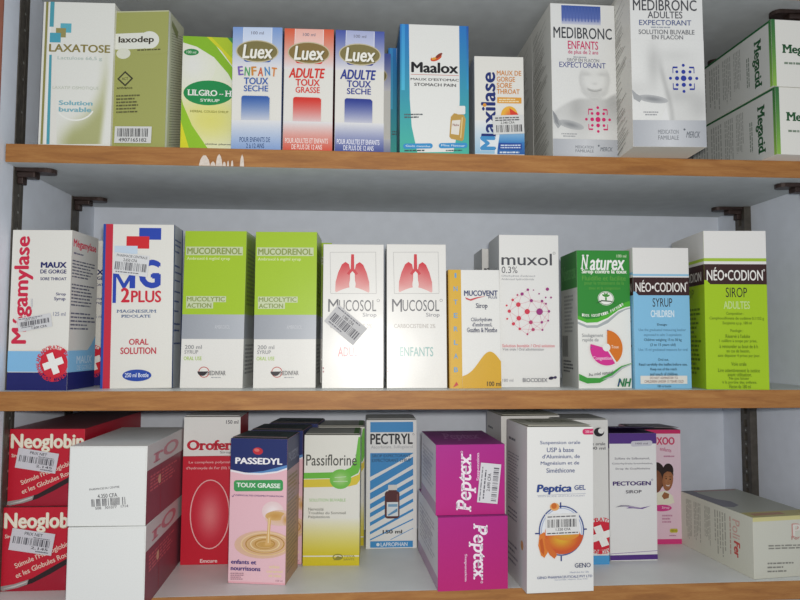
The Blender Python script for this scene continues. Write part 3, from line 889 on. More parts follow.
def art_mg2(P):
    P.face('F', (52, 28), (524, 28), (32, 1104))      # scale 6.66 per photo unit
    P.rect(52, 28, 70, 1104, '#2248A0'); P.rect(69, 28, 96, 1104, '#C92840')
    P.rect(290, 52, 436, 130, '#2344AE')
    P.rect(205, 108, 356, 190, '#D3222B'); P.rect(125, 172, 278, 225, '#C7D8E8')
    P.text('M', 116, 330, 260, 548, '#2344AE', bold=.0)
    P.rect(146, 452, 262, 552, '#E6E4DC'); P.rect(226, 380, 262, 452, '#2344AE')
    P.text('G', 288, 262, 432, 452, '#2344AE', bold=.05)
    P.text('2', 168, 448, 226, 545, '#CF2438', bold=.04); P.text('PLUS', 236, 466, 436, 545, '#CF2438', bold=.03)
    P.text('MAGNESIUM', 140, 592, 404, 612, '#5A7096', bold=.015, serif=True); P.text('PIDOLATE', 170, 625, 366, 644, '#5A7096', bold=.015, serif=True)
    P.text('ORAL', 222, 782, 352, 822, '#C23044', bold=.025); P.text('SOLUTION', 166, 838, 402, 882, '#C23044', bold=.025)
    P.ell(275, 1020, 96, 38, '#1F47A6'); P.text('250 ml Bottle', 196, 1004, 352, 1032, '#DDE4F2', bold=.02)
    P.face('R'); P.rect(0, 0, 100, 100, '#B9BEC2'); P.rect(0, 0, 10, 100, '#33518C'); P.rect(88, 0, 100, 100, '#2A4A90')
    for y in (8, 11, 15, 24, 28, 33, 40, 46, 52, 60, 64, 72): P.micro(14, y, 84, y + 2, 1, '#3D5388', int(y))
mg2 = carton((0.0708, 0.169, 0.0385), (-0.2240, 0.0365, ZM, 0.022, -0.008), 'white magnesium oral-solution carton with blue and red stripes down its left edge', art_mg2, side='#B9BEC2')
def art_st3(P):
    P.text('PHARMACIE CENTRALE', 6, 6, 94, 18, '#6D6D72'); P.text('2.650 CFA', 26, 24, 66, 38, '#5A5A5E')
    P.bars(4, 42, 96, 80, '#6F7075', 9, 24); P.micro(8, 84, 80, 94, 1, '#7A7A80', 4)
sticker(mg2, 238, 296, 232, 140, 6, (52, 28), (524, 28), (32, 1104), art_st3, col='#DDDEDE')

def art_mucod(P):
    P.face('F', (72, 62), (255, 62), (58, 533))
    P.rect(66, 62, 262, 315, '#A6C81E')
    P.rect(60, 315, 262, 388, '#9B9FA6', '#BCC0C6', horiz=True)
    P.rect(75, 110, 243, 136, '#C9D3A8'); P.text('MUCODRENOL', 78, 113, 240, 133, '#8B9A4A', bold=.035)
    P.text('Ambroxol 6 mg/ml syrup', 77, 141, 205, 153, '#DCE6A8', bold=.02)
    P.rect(76, 260, 193, 278, '#CBD5AC'); P.rect(76, 278, 155, 297, '#CBD5AC')
    P.text('MUCOLYTIC', 78, 262, 190, 276, '#8B9A52', bold=.03); P.text('ACTION', 78, 281, 150, 295, '#8B9A52', bold=.03)
    P.text('AMBROXOL', 160, 346, 205, 358, '#C8CBD0')
    P.text('200 ml', 73, 406, 122, 418, '#8C8D90', bold=.01); P.text('SYRUP', 72, 421, 112, 432, '#8C8D90', bold=.01); P.text('ORAL USE', 70, 440, 122, 451, '#A6C84A', bold=.01)
    P.ring(129, 486, 15, 15, 2.2, '#C0504A'); P.ell(124, 484, 14, 13, '#2A2328', a0=0, a1=180)
    P.text('MEDINFAR', 138, 482, 192, 495, '#55565C'); P.micro(150, 499, 192, 504, 1, '#A5A6AA', 2)
    P.face('R'); P.rect(0, 0, 100, 100, '#D6D7D2'); P.rect(0, 0, 100, 53.5, '#96B61F'); P.rect(0, 53.5, 100, 69, '#A4A8AE')  # side inks darker than the front, shade painted into them
    P.micro(12, 10, 90, 48, 14, '#6E8424', 3); P.micro(12, 72, 90, 92, 8, '#8F9092', 4)
GM2 = 'lime, silver and white 200 ml syrup cartons'
muco_d = carton((0.0645, 0.1643, 0.06), (-0.1488, 0.0372, ZM, -0.055, 0), 'lime, silver and white syrup carton beside the striped magnesium carton', art_mucod, GM2, mat=MAT_GLOSS, rack=0.045, side='#D6D7D2', front='#E8E6E0')
again(muco_d, (-0.0740, 0.0363, ZM, -0.030, -0.005), 'lime, silver and white syrup carton beside a lung-printed carton')
again(muco_d, (-0.0620, 0.112, ZM, -0.02, 0), 'lime syrup carton hidden behind the front pair, only its edge showing')

def lungs(P, x0, y0, x1, y1):
    w, h = x1 - x0, y1 - y0
    def q(pts): return [(x0 + u * w, y0 + v * h) for u, v in pts]
    half = [(.44, .42), (.40, .26), (.30, .20), (.20, .27), (.10, .48), (.03, .72), (.02, .96), (.05, .99), (.18, .93), (.33, .88), (.42, .86)]
    c0, c1 = lin('#D02434'), lin('#E9B8B2')
    for sg in (0, 1):
        P.up()
        pts = [((1 - u) if sg else u, v) for u, v in half]
        st = [(*P.st(x0 + u * w, y0 + v * h), mixc(c0, c1, max(0, (v - .45) / .55) ** 1.3)) for u, v in pts]
        P.emit(st)
    P.poly(q([(.46, 0), (.54, 0), (.55, .38), (.66, .50), (.60, .54), (.50, .44), (.40, .54), (.34, .50), (.45, .38)]), '#CF2836')
    P.ell(x0 + .5 * w, y0 + .78 * h, .09 * w, .15 * h, '#E8E6E0'); P.ell(x0 + .5 * w, y0 + .63 * h, .035 * w, .06 * h, '#E8E6E0')

def art_mucosol(P, who, col):
    P.face('F', (230, 100), (410, 98), (230, 535))
    for a in (((250, 125), (386, 122)), ((250, 125), (253, 251)), ((253, 251), (388, 249)), ((386, 122), (388, 249))): P.line(a, 1.2, '#B4B2B0')
    lungs(P, 264, 130, 370, 248)
    P.text('M', 246, 268, 276, 306, '#55565C', bold=.0); P.text('UCOSOL', 278, 270, 388, 303, '#55565C', bold=.0)
    P.ring(394, 270, 4, 4, 1, '#66676C', n=12)
    P.text('Sirop', 348, 308, 389, 323, '#8B8C92')
    P.text('CARBOCISTEINE 2%', 252, 343, 376, 354, '#B9B4AE')
    P.text(who, 270 if who == 'ENFANTS' else 276, 412, 369, 439, col, bold=.005)
    P.micro(232, 470, 236, 490, 2, '#9A4450', 3)
GL = 'white syrup cartons printed with red lungs'
mus1 = carton((0.0637, 0.1512, 0.058), (-0.0032, 0.0312, ZM, -0.020, -0.002), 'white carton with red lungs and a slanted price sticker', lambda P: art_mucosol(P, 'ADULTES', '#D8707A'), GL, mat=MAT_GLOSS, rack=0.045, front='#E8E6E0')
def art_st4(P):
    P.micro(5, 6, 80, 16, 1, '#7A7A80', 3, ragged=0); P.text('1.985 CFA', 30, 20, 66, 34, '#55555A'); P.bars(8, 38, 94, 78, '#6A6A70', 12, 22); P.micro(10, 82, 70, 92, 1, '#7A7A80', 6)
sticker(mus1, 298, 345, 112, 66, 40, (230, 100), (410, 98), (230, 535), art_st4, col='#C9C8C8')
carton((0.0632, 0.1520, 0.058), (0.0636, 0.0305, ZM, -0.016, -0.003), 'white carton with red lungs and no sticker, beside the yellow-edged one', lambda P: art_mucosol(P, 'ENFANTS', '#86B4AE'), GL, mat=MAT_GLOSS, rack=0.045, front='#E8E6E0')

def art_mucovent(P):
    P.face('F', (415, 178), (568, 178), (418, 535))
    P.rect(415, 178, 456, 535, '#D2A21C'); P.rect(420, 178, 455, 535, '#DCAE2A')
    for i, ch in enumerate('INTERLAB'): P.text(ch, 434 if ch == 'I' else 431, 188 + i * 40.6, 440 if ch == 'I' else 443, 203 + i * 40.6, '#6FA2C8', bold=.03)
    P.poly([(456 + 124 * i / 24, 426 + 76 * (1 - math.exp(-((456 + 124 * i / 24 - 538) / 46) ** 2))) for i in range(25)] + [(580, 540), (456, 540)], '#D8A81E')
    P.text('MUCOVENT', 462, 241, 563, 258, '#2F3C6E', bold=.035); P.text('PLUS', 535, 259, 561, 266, '#3F4A72', bold=.02)
    P.poly([(466, 262), (480, 268), (500, 262), (528, 258), (500, 266), (482, 273), (468, 268)], '#C9404A')
    P.text('Sirop', 497, 280, 532, 299, '#2A3356', bold=.012, serif=True)
    P.text('Chlorhydrate', 482, 324, 545, 338, '#3A4262', serif=True); P.text("d'ambroxol,", 486, 339, 545, 352, '#3A4262', serif=True); P.text('Guaifen & Menthe', 470, 354, 560, 368, '#3A4262', serif=True)
    P.text('100 ml', 528, 515, 570, 529, '#3C2E10', bold=.02)
    P.poly([(428, 532), (438, 515), (444, 525)], '#C63A3A')
    P.face('L'); P.rect(0, 0, 100, 100, '#CFA028')
carton((0.0548, 0.125, 0.05), (0.1250, 0.0295, ZM, -0.005, -0.005), 'short white carton with a mustard left edge and mustard wave', art_mucovent, mat=MAT_GLOSS, rack=0.045, front='#E9E8E3')

def art_muxol(P):
    P.face('F', (175, 75), (355, 75), (183, 535))
    P.text('muxol', 183, 132, 336, 168, '#4A4B50', bold=.01); P.ring(342, 130, 3.5, 3.5, 1, '#66676C', n=10)
    P.text('0.3%', 184, 172, 232, 192, '#5C5D62', bold=.0)
    P.text('Chlorhydrate d\'ambroxol', 184, 197, 285, 205, '#A3A4A8'); P.text('Ambroxol hydrochloride', 184, 207, 282, 215, '#A3A4A8')
    rnd = random.Random(11)
    nodes = [(235, 287, 7, 0), (262, 308, 8, 0), (299, 308, 10, 2), (237, 328, 7, 0), (273, 340, 6, 1), (246, 255, 5, 2), (274, 275, 5, 2), (218, 273, 4, 0), (208, 307, 5, 0),
             (221, 345, 5, 0), (240, 360, 4, 0), (263, 376, 3, 1), (280, 362, 5, 1), (306, 340, 4, 2), (308, 363, 3, 2), (325, 335, 3, 2), (327, 307, 4, 2), (318, 284, 3, 2), (306, 276, 4, 2),
             (263, 242, 4, 2), (232, 258, 3, 1), (322, 240, 5, 2), (333, 265, 3, 2), (317, 265, 2.5, 2), (200, 290, 3, 0), (202, 330, 3, 0), (297, 254, 2.5, 2), (280, 243, 2, 2)]
    for i, a in enumerate(nodes[:20]):
        for b in nodes[i + 1:20]:
            if math.hypot(a[0] - b[0], a[1] - b[1]) < 46: P.line([a[:2], b[:2]], 1.0, '#D9A2AE')
    for x, y, r, c in nodes: P.ell(x, y, r, r, ('#D2384E', '#B83A6A', '#9A2F7A')[c], n=16)
    P.text('Solution buvable / Oral solution', 188, 406, 345, 415, '#D26A74', bold=.01); P.text('Voie orale / Oral administration', 189, 417, 312, 425, '#8A8A90')
    P.text('180 ml', 190, 509, 222, 518, '#9A9AA0'); P.text('BIOCODEX', 250, 507, 324, 519, '#5A5B66')
    P.ell(335, 507, 8, 4.5, '#2A2440', ang=-10); P.ell(347, 505, 5, 4, '#3A2F55', ang=-15)
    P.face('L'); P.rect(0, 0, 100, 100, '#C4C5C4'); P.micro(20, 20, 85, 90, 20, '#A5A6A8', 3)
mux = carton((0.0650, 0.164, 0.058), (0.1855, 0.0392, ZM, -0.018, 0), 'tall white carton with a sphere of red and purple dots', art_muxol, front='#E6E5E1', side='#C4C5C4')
again(mux, (0.1880, 0.148, ZM, -0.01, 0), 'white carton far behind the one with the dotted sphere, only its corner showing')

def art_naturex(P):
    P.face('F', (92, 68), (392, 54), (104, 852))      # scale 5.714 per photo unit
    P.rect(80, 50, 420, 850, '#E9E9E3')
    # lower grey and green swooshes beneath the green field
    P.poly([(90, 60), (400, 50), (403, 385), (370, 395), (330, 420), (270, 475), (210, 505), (150, 508), (98, 488)], '#A9AFB0')
    P.poly([(90, 60), (400, 50), (403, 378), (370, 388), (330, 405), (270, 455), (210, 490), (150, 494), (98, 474)], '#E9E9E3')
    P.poly([(90, 60), (400, 50), (403, 372), (370, 380), (330, 398), (270, 445), (210, 474), (150, 480), (98, 462)], '#4FB030')
    P.poly([(90, 60), (400, 50), (403, 340), (370, 352), (330, 376), (270, 422), (210, 450), (150, 460), (98, 440)], '#2E8A32')
    P.text('N', 114, 92, 162, 174, '#F0F1EC', bold=.02, serif=True, shear=.12); P.text('aturex', 164, 108, 370, 170, '#F0F1EC', bold=.03, shear=.12)
    P.text('100 ml', 320, 80, 376, 95, '#C9DCB8', bold=.02)
    P.text('Sirop contre la toux', 120, 176, 378, 194, '#EEF1E4', bold=.04)
    P.text('Fluidifie et facilite', 122, 212, 372, 228, '#5FA040'); P.text('pour le traitement de la', 136, 243, 362, 258, '#5FA040'); P.text('toux et la congestion', 160, 272, 340, 286, '#5FA040')
    P.ell(258, 335, 46, 40, '#EEF0E8'); P.ring(258, 335, 42, 36, 3, '#3E7E36')
    for a in (-60, -20, 20, 60, 180): P.ell(258 + 13 * math.sin(math.radians(a)), 326 - 12 * math.cos(math.radians(a)), 5, 12, '#3F8F34', ang=a)
    P.poly([(198, 368), (232, 346), (286, 348), (314, 362), (286, 354), (236, 353)], '#2C4A2C')
    for i, ch in enumerate('100% Naturelle Formule'):
        u = i / 21; x = 126 + 224 * u; y = 436 + 10 * math.sin(u * 2.4) - 78 * u * u
        if ch != ' ': P.tilt_text(ch, x, y, 9, 16, -math.degrees(math.atan(.08 + .62 * u)) + 6, '#EEF2E6', bold=.02)
    P.text('Soulagement', 120, 542, 240, 562, '#8A8C90', bold=.01); P.text('rapide de', 122, 568, 214, 588, '#8A8C90', bold=.01)
    # two-part pie
    P.ell(262, 616, 88, 100, '#D8751F', a0=-90, a1=55); P.ell(258, 620, 92, 96, '#D5308F', a0=58, a1=193)
    P.line([(258, 616), (318, 706)], 8, '#E9E9E3'); P.ell(258, 614, 22, 22, '#E9E9E3')
    P.ell(266, 516, 4, 3, '#3C5C9A'); P.ell(172, 618, 4, 3, '#3C5C9A')
    P.text('Toux', 285, 600, 328, 616, '#F0D8C0', bold=.015); P.text('Congestion', 180, 668, 288, 688, '#F3C8DE', bold=.02)
    # foot swoosh
    P.poly([(100, 768), (150, 790), (220, 788), (290, 752), (340, 716), (410, 692), (410, 700), (345, 730), (290, 775), (220, 815), (150, 822), (102, 806)], '#3C9A3A')
    P.poly([(230, 798), (290, 770), (345, 722), (410, 694), (410, 698), (347, 732), (292, 782)], '#B4B8BA')
    P.tilt_text('Au miel naturel', 225, 762, 140, 18, -9, '#55585C', bold=.012)
    P.text('NH', 318, 785, 400, 830, '#2F7A4A', bold=.05, shear=.25); P.line([(322, 828), (336, 790)], 7, '#2A3F7A')
    P.face('L'); P.rect(0, 0, 100, 100, '#B9BAB4'); P.rect(0, 0, 100, 27, '#3C7C3C')
    P.text('Naturex', 8, 9, 92, 20, '#5C9A58', bold=.02, serif=True); P.micro(20, 31, 80, 60, 10, '#8D8E8C', 3)
    P.bars(5, 62, 40, 78, '#3A3A3C', 4, 14); P.micro(10, 80, 70, 90, 4, '#55565A', 5)
carton((0.0567, 0.146, 0.0575), (0.2620, 0.0245, ZM, -0.018, -0.0026), 'green-topped white carton with an orange and magenta pie and leaf logo', art_naturex, side='#B9BAB4')

def art_neo(P, body, who, form, child):
    P.face('F')
    P.rect(0, 0, 100, 100, body); P.rect(0, 0, 100, 23, '#E5E3DF')
    P.rect(0, 17.4 if not child else 18.8, 100, 19.4 if not child else 20.2, '#A4C23C' if not child else '#8FC0DC')
    P.rect(0, 21.2, 100, 34, '#3A1F1E')
    P.poly([(0, 34), (0, 31.4), (4, 31.4), (7, 33), (10, 34)], body); P.poly([(4, 31.6), (3, 34), (10, 34), (6, 33.4)], body); P.rect(9, 31, 100, 34, '#3A1F1E')
    P.text('NÉO•CODION', 4, 23.2, 94, 31.6, '#EFECE6', bold=.014); P.ring(96, 25, 1.2, .5, .4, '#EFECE6', n=10)
    P.text(form, 34, 36, 69 if child else 68, 42.2, '#2E2A22', bold=.0)
    P.text(who, 30, 44.6, 72, 49.6, '#DDEBF2' if child else '#C4DC8A', bold=.03)
    ink = '#3E5F74' if child else '#5A7414'
    if child:
        P.text('Dosage:', 41, 54, 59, 56, '#2C4454', bold=.02)
        for i, (a, b, t) in enumerate(((8, 92, 'Use the graduated measuring beaker'), (17, 84, 'expressed in salts: 3 equivalents'), (17, 84, 'Children weighing 15 to 30 kg'), (28, 73, '(3 to 15 years old)'), (7, 94, 'Use 15 ml graduated measure for oral'))):
            P.text(t, a, 57.6 + i * 3.5, b, 60 + i * 3.5, ('#5F8DA8', '#5F8DA8', '#34566C', '#34566C', '#5F8DA8')[i])
        P.text('Oral use.', 41, 78.6, 60, 80.4, '#34566C', bold=.01)
        for i, (a, b, t) in enumerate(((7, 93, 'Read carefully the leaflet before use.'), (27, 74, 'Keep out of the reach'), (26, 76, 'and touch of children.'))): P.text(t, a, 82 + i * 3.3, b, 84.4 + i * 3.3, '#2C4A5E', bold=.015)
        P.rect(9, 91.2 - .3, 92, 91 + 5.6, '#E2DFD6')
        P.text('DO NOT ADMINISTER TO', 26, 91.6, 75, 93.2, '#7A4A44', bold=.01); P.text('CHILDREN UNDER 15 YEARS OLD', 16, 94, 85, 95.8, '#7A4A44', bold=.01)
        P.text('180 ml bottle', 39, 97.4, 63, 99, '#33566E')
    else:
        rows = (('Composition :', 34, 62, 52.6), ('Camphosulfonate de codéine 0,1152 g', 7, 94, 55.6), ('Excipients q.s.p. 180 ml', 28, 74, 58.6), ('Posologie :', 40, 60, 63.4), ('Réservé à l\'adulte', 32, 71, 66.6), ('1 cuillère à soupe par prise,', 22, 82, 69.8),
                ('à renouveler au bout de 6 h', 22, 83, 73), ('en cas de besoin,', 33, 70, 76), ('sans dépasser 4 prises par jour.', 19, 86, 79), ('Voie orale', 40, 64, 84), ('Lire attentivement la notice', 19, 85, 88), ('avant utilisation.', 34, 72, 90.6), ("Ne pas laisser", 36, 68, 93.2), ('à la portée des enfants.', 25, 80, 95.6), ('Flacon de 180 ml', 36, 70, 98))
        for t, a, b, y in rows: P.text(t, a, y - 1.1, b, y + 1.2, ink, bold=.008)
    for fc in ('L', 'R'):
        P.face(fc)
        P.rect(0, 0, 100, 100, body if child else '#97B71C'); P.rect(0, 0, 100, 23, '#D6D4CF'); P.rect(0, 17.4, 100, 19.4, '#A4C23C' if not child else '#8FC0DC'); P.rect(0, 21.2, 100, 34, '#3A1F1E')
        P.text('NÉO•CODION', 10, 24, 92, 31.6, '#C9C4BC'); P.text(form, 30, 36, 70, 42, ink)
        P.micro(25, 48, 92, 92, 15, ink, 3)
carton((0.0605, 0.1487, 0.055), (0.3222, 0.0185, ZM, -0.015, -0.003), 'light blue children\'s syrup carton with a white top and dark brown band', lambda P: art_neo(P, '#84BFE0', 'CHILDREN', 'SYRUP', True), 'syrup cartons with a brown name band')
carton((0.0640, 0.1655, 0.0885), (0.3945, 0.0042, ZM, -0.106, 0.005), 'lime green adult syrup carton with a white top and dark brown band', lambda P: art_neo(P, '#A5C81C', 'ADULTES', 'SIROP', False), 'syrup cartons with a brown name band', edge='#B4D03A')

# ------------------------------------------------------------------ lowest shelf
ZL = -0.2455
ngt, ngr, ngb = (32, 88), (250, 92), (22, 310)
def art_neog(P):
    P.face('F', ngt, ngr, ngb)
    P.poly([(24, 300), (90, 288), (150, 262), (210, 226), (256, 190), (256, 312), (20, 312)], '#A3152E')
    P.ell(235, 285, 60, 30, '#B83A4E', '#A3152E'); 
    P.poly([(22, 306), (24, 297), (60, 292), (110, 278), (160, 252), (210, 226), (256, 196), (256, 206), (212, 240), (160, 268), (110, 291), (70, 302), (30, 309)], '#2A1A1C')
    P.poly([(22, 306), (24, 297), (60, 292), (100, 281), (96, 294), (70, 302), (30, 309)], '#9A9492'); P.poly([(28, 304), (60, 296), (96, 285), (94, 289), (62, 300)], '#C6C2BE')
    P.text('Neoglobin', 37, 104, 246, 162, '#B9A88A', bold=.035); P.text('Neoglobin', 36, 102, 245, 160, '#EDE6D2', bold=.035)
    P.text('Sirop 200 ml', 37, 160, 100, 174, '#E9D8C8', bold=.02)
    P.tilt_text("Stimule l'Hémoglobine", 142, 216, 168, 18, -21, '#E8C9B8', bold=.02)
    P.tilt_text('et les Globules Rouges', 148, 241, 176, 18, -21, '#E8C9B8', bold=.02)
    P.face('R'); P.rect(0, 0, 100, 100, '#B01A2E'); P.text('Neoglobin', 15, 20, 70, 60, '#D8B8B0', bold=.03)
    P.face('T'); P.rect(0, 0, 100, 100, '#6A4A4C', '#7A4448')  # grey-brown paints in the dull sheen on the glossy red top
def art_st5(P):
    P.text('PRIX NET', 30, 8, 72, 22, '#4A4950', bold=.01); P.bars(6, 34, 94, 66, '#54535A', 5, 24); P.micro(52, 26, 90, 33, 1, '#66656C', 2, ragged=0)
    P.text('2.145', 50, 70, 90, 82, '#4A4950'); P.micro(62, 85, 92, 95, 1, '#66656C', 7, ragged=0)
GN = 'red carton pair'
for dims, pos, lab in (((0.0760, 0.0800, 0.155), (-0.3052, 0.0225, ZL, -0.012, 0.0), 'lower of the two stacked bright red cartons at the left end of the lowest shelf'),
                       ((0.0735, 0.0752, 0.155), (-0.3056, 0.0270, ZL + 0.0802, -0.030, 0.0), 'upper of the two stacked bright red cartons at the left end of the lowest shelf')):
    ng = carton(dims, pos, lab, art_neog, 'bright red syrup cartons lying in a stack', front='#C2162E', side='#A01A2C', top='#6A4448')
    sticker(ng, 111, 181, 118, 58, 9, ngt, ngr, ngb, art_st5, col='#CFCDD2')

def art_white(P):
    P.face('R')
    P.rect(0, 0, 100, 32, '#C2C0BE'); P.rect(0, 32, 100, 100, '#804450')  # white and red dulled, the shade on this side put into the inks
    P.text('rO', 14, 8, 78, 27, '#BC7A84', bold=.03, serif=True)
    P.micro(8, 40, 80, 62, 5, '#B85C64', 4); P.ell(30, 52, 4, 6, '#C9A084')
    P.line([(33, 34), (33, 96)], 1.5, '#8A2F3C')
def art_white_print(P):
    P.face('F', (215, 138), (445, 138), (205, 370))
    P.tilt_text('PHARMACIE DU CENTRE', 316, 258, 92, 6, -5, '#6A6A70'); P.tilt_text('4.350 CFA', 325, 280, 60, 12, -4, '#55555A', bold=.01)
    rnd = random.Random(8)
    for i in range(30):
        x = 276 + i * 3.6
        if rnd.random() < .72: P.poly([(x, 291 - i * .25), (x + rnd.choice((1.6, 2.8)), 291 - i * .25), (x + 3, 313 - i * .25), (x + 1, 313 - i * .25)], '#606066')
    P.tilt_text('508   301077   1714', 338, 314, 100, 8, -4, '#77777C')
GW = 'white-ended cartons lying in a stack'
wl = carton((0.0690, 0.0740, 0.135), (-0.2250, -0.0285, ZL, 0.015, 0.0), 'lower plain white-ended carton of the stack jutting past the lowest shelf edge', art_white, GW, side='#804450', front='#E2E3E0')
wu = carton((0.0700, 0.0722, 0.130), (-0.2266, -0.0262, ZL + 0.0742, -0.012, 0.003), 'upper white-ended carton of the stack, with a barcode printed on its end', art_white, GW, side='#804450', front='#E2E3E0')

end_flap(wl, '#E2E3E0')
end_flap(wu, '#E2E3E0', art_white_print)

def art_oroferon(P):
    P.face('F', (103, 52), (270, 55), (88, 497))
    P.rect(80, 172, 275, 500, '#C81830'); P.line([(98, 172), (272, 174)], 2.0, '#A81428')
    P.text('150 ml', 227, 64, 263, 76, '#55535A', bold=.02)
    P.text('Orofer', 111, 122, 243, 156, '#C21E34', bold=.05, serif=True); P.text('Sirop', 208, 158, 240, 168, '#7A7478')
    P.text('Le complexe polymaltosé', 116, 186, 262, 198, '#E9B8B8', bold=.01); P.text("d'hydroxyde de Fer (III) 50 mg", 108, 203, 262, 216, '#E9B8B8', bold=.01)
    P.ell(176, 350, 56, 102, '#E2787C', '#C81E34', ang=2, rings=7); P.ring(176, 348, 57, 103, 3.2, '#EBB4B4', ang=2)
    P.text('Emcure', 146, 481, 196, 493, '#EBD2D2', bold=.03)
oro = carton((0.0612, 0.1593, 0.058), (-0.1582, 0.0880, ZL, 0.010, 0.004), 'white-topped red iron-syrup carton with a pale red oval, behind the pink honey one', art_oroferon, front='#E5E4E0', side='#B8222E')
top_flap(oro, '#DDDCD8', 1.0)

def art_passedyl(P):
    P.face('F', (245, 112), (412, 118), (232, 552))
    P.rect(230, 112, 415, 552, '#E6B6BF', '#E9C0C8')
    pts = [(236, 105), (415, 105), (415, 208)]
    P.poly(pts + [(380, 220), (330, 226), (285, 224), (242, 214)], '#E9E4E8')
    P.poly(pts[:2] + [(415, 202), (380, 214), (330, 220), (285, 218), (242, 208)], '#1E2C66')
    P.poly([(290, 219), (340, 214), (412, 196), (412, 204), (380, 215), (335, 220)], '#5A8AC0')
    P.ell(324, 153, 15, 11, '#C02A36', ang=8); P.ell(321, 150, 8, 5, '#D8706A', ang=10)
    P.text('PASSEDYL', 257, 171, 396, 196, '#F2F0F2', bold=.045)
    P.rrect(252, 241, 397, 275, 8, '#3E9A55'); P.text('TOUX GRASSE', 260, 248, 389, 267, '#E6F1E4', bold=.04)
    P.text("✓ DIFFICULTES D'EXPECTORATION".replace('✓ ', ''), 257, 284, 397, 294, '#4A2A6A', bold=.02); P.line([(246, 288), (249, 292), (254, 283)], 1.5, '#4A2A6A')
    # spoon, stream and ripples of syrup
    P.ell(366, 336, 32, 30, '#EFE3E2', '#E6CBCB'); P.ell(385, 356, 42, 24, '#D9B58A', '#E0BFB0'); P.ell(374, 350, 30, 14, '#C8964E', '#D2A868'); P.ell(404, 362, 14, 18, '#C99A58', '#DDB8A0')
    P.ell(336, 436, 84, 42, '#C69A52', '#DDB69E', rings=6)
    for k, (rx, ry) in enumerate(((70, 34), (56, 27), (42, 20), (28, 13))):
        P.ring(342, 434, rx, ry, 3.5, ('#E6C79A', '#B98A42', '#E9D0A0', '#B98A42')[k], n=40); P.ring(342, 436, rx - 4, ry - 3, 2, '#D8B478', n=40)
    P.ell(350, 436, 18, 8, '#D6AA60', '#C69A52')
    P.poly([(352, 352), (362, 352), (357, 400), (360, 436), (342, 438), (349, 400)], '#D8AC6A'); P.poly([(354, 356), (357, 356), (353, 430), (350, 432)], '#EBD2A4')
    P.text('enfants et', 242, 480, 316, 496, '#3A2A78', bold=.035); P.text('nourrissons', 241, 500, 328, 516, '#3A2A78', bold=.035)
    P.micro(240, 519, 282, 542, 4, '#A8808E', 3)
    P.text('arôme', 354, 497, 384, 508, '#E8D8A8', bold=.02); P.text('caramel', 346, 511, 392, 521, '#E8D8A8', bold=.02); P.text('et miel', 352, 524, 388, 534, '#E8D8A8', bold=.02)
    P.text('150 ml', 372, 541, 392, 547, '#A8788A')
    P.face('R')
    P.rect(0, 0, 100, 100, '#B08A72'); P.rect(0, 0, 100, 22, '#3A4064'); P.text('PASSEDYL', 10, 10, 92, 17, '#7A7C92', bold=.03)
    P.rect(0, 22, 100, 45, '#B8909A', '#A98A8A'); P.micro(10, 26, 90, 94, 24, '#8A7060', 3)
    P.face('L'); P.rect(0, 0, 100, 100, '#C89AA2'); P.rect(0, 0, 100, 22, '#1E2C66')
def flap_passedyl(P):
    P.rect(0, 0, 100, 100, '#4E5A58', '#3C4A4A'); P.text('PASSEDYL', 18, 35, 82, 66, '#2E3A38', bold=.03); P.rect(0, 92, 100, 100, '#D8A8A8')
GP = 'pink honey cough-syrup cartons standing in a row'
pas = carton((0.0585, 0.1443, 0.052), (-0.0980, 0.0275, ZL, -0.150, 0.004), 'pink cough-syrup carton with a navy top and dripping honey, front of its row', art_passedyl, GP, front='#E4ACB6', side='#B08A72', top='#3E4C4C')
top_flap(pas, '#46524F', 0.8, flap_passedyl)
again(pas, (-0.0868, 0.0865, ZL, -0.13, 0.0), 'pink and navy carton standing second in the honey cough-syrup row')
again(pas, (-0.0740, 0.1450, ZL, -0.11, 0.0), 'pink and navy carton standing last in the honey cough-syrup row')

def art_passi(P):
    P.face('F', (75, 103), (242, 106), (67, 497))
    P.rect(60, 355, 250, 470, '#E5E4D8', '#D2C22A', n=16); P.rect(60, 470, 250, 505, '#D2C22A', '#CFBC14')
    P.poly([(72, 218), (150, 218), (185, 216), (212, 204), (226, 180), (236, 112), (246, 112), (246, 190), (234, 222), (206, 236), (150, 236), (71, 236)], '#67B83A')
    P.poly([(72, 238), (150, 238), (206, 238), (235, 226), (246, 204), (246, 232), (230, 256), (205, 262), (150, 262), (70, 262)], '#D9C43A')
    P.line([(71, 237), (206, 237)], 1.5, '#ECEBDD')
    P.ell(181, 239, 32, 30, '#A6D084', '#6DBB42'); P.line([(160, 246), (202, 246)], 2, '#C6E0B4'); P.line([(164, 234), (198, 232)], 2, '#C6E0B4')
    P.text('Passiflorine', 80, 162, 230, 199, '#45453F', bold=.005); P.ring(229, 168, 2.5, 2.5, .8, '#66665E', n=10)
    P.text('SOLUTION BUVABLE', 88, 296, 196, 307, '#A3C88A', bold=.01)
    P.text('Nervosité', 85, 323, 130, 333, '#77766E', bold=.005); P.text('Troubles du Sommeil', 84, 335, 196, 345, '#77766E', bold=.005); P.text('Palpitations', 85, 347, 148, 358, '#77766E', bold=.005)
    P.ring(171, 473, 14, 8, 3, '#8A8430', n=20); P.poly([(158, 482), (170, 470), (184, 474), (176, 482)], '#8A8430'); P.text('TEVA', 188, 468, 222, 475, '#8F8936', bold=.01); P.text('SANTE', 188, 477, 220, 484, '#8F8936', bold=.01)
    P.face('R'); P.rect(0, 0, 100, 60, '#C9C8BC'); P.rect(0, 60, 100, 100, '#C9C8A0', '#C4B62A')
def flap_passi(P):
    P.rect(0, 0, 100, 100, '#B9B8AE'); P.rect(90, 0, 100, 100, '#5E8A3E')
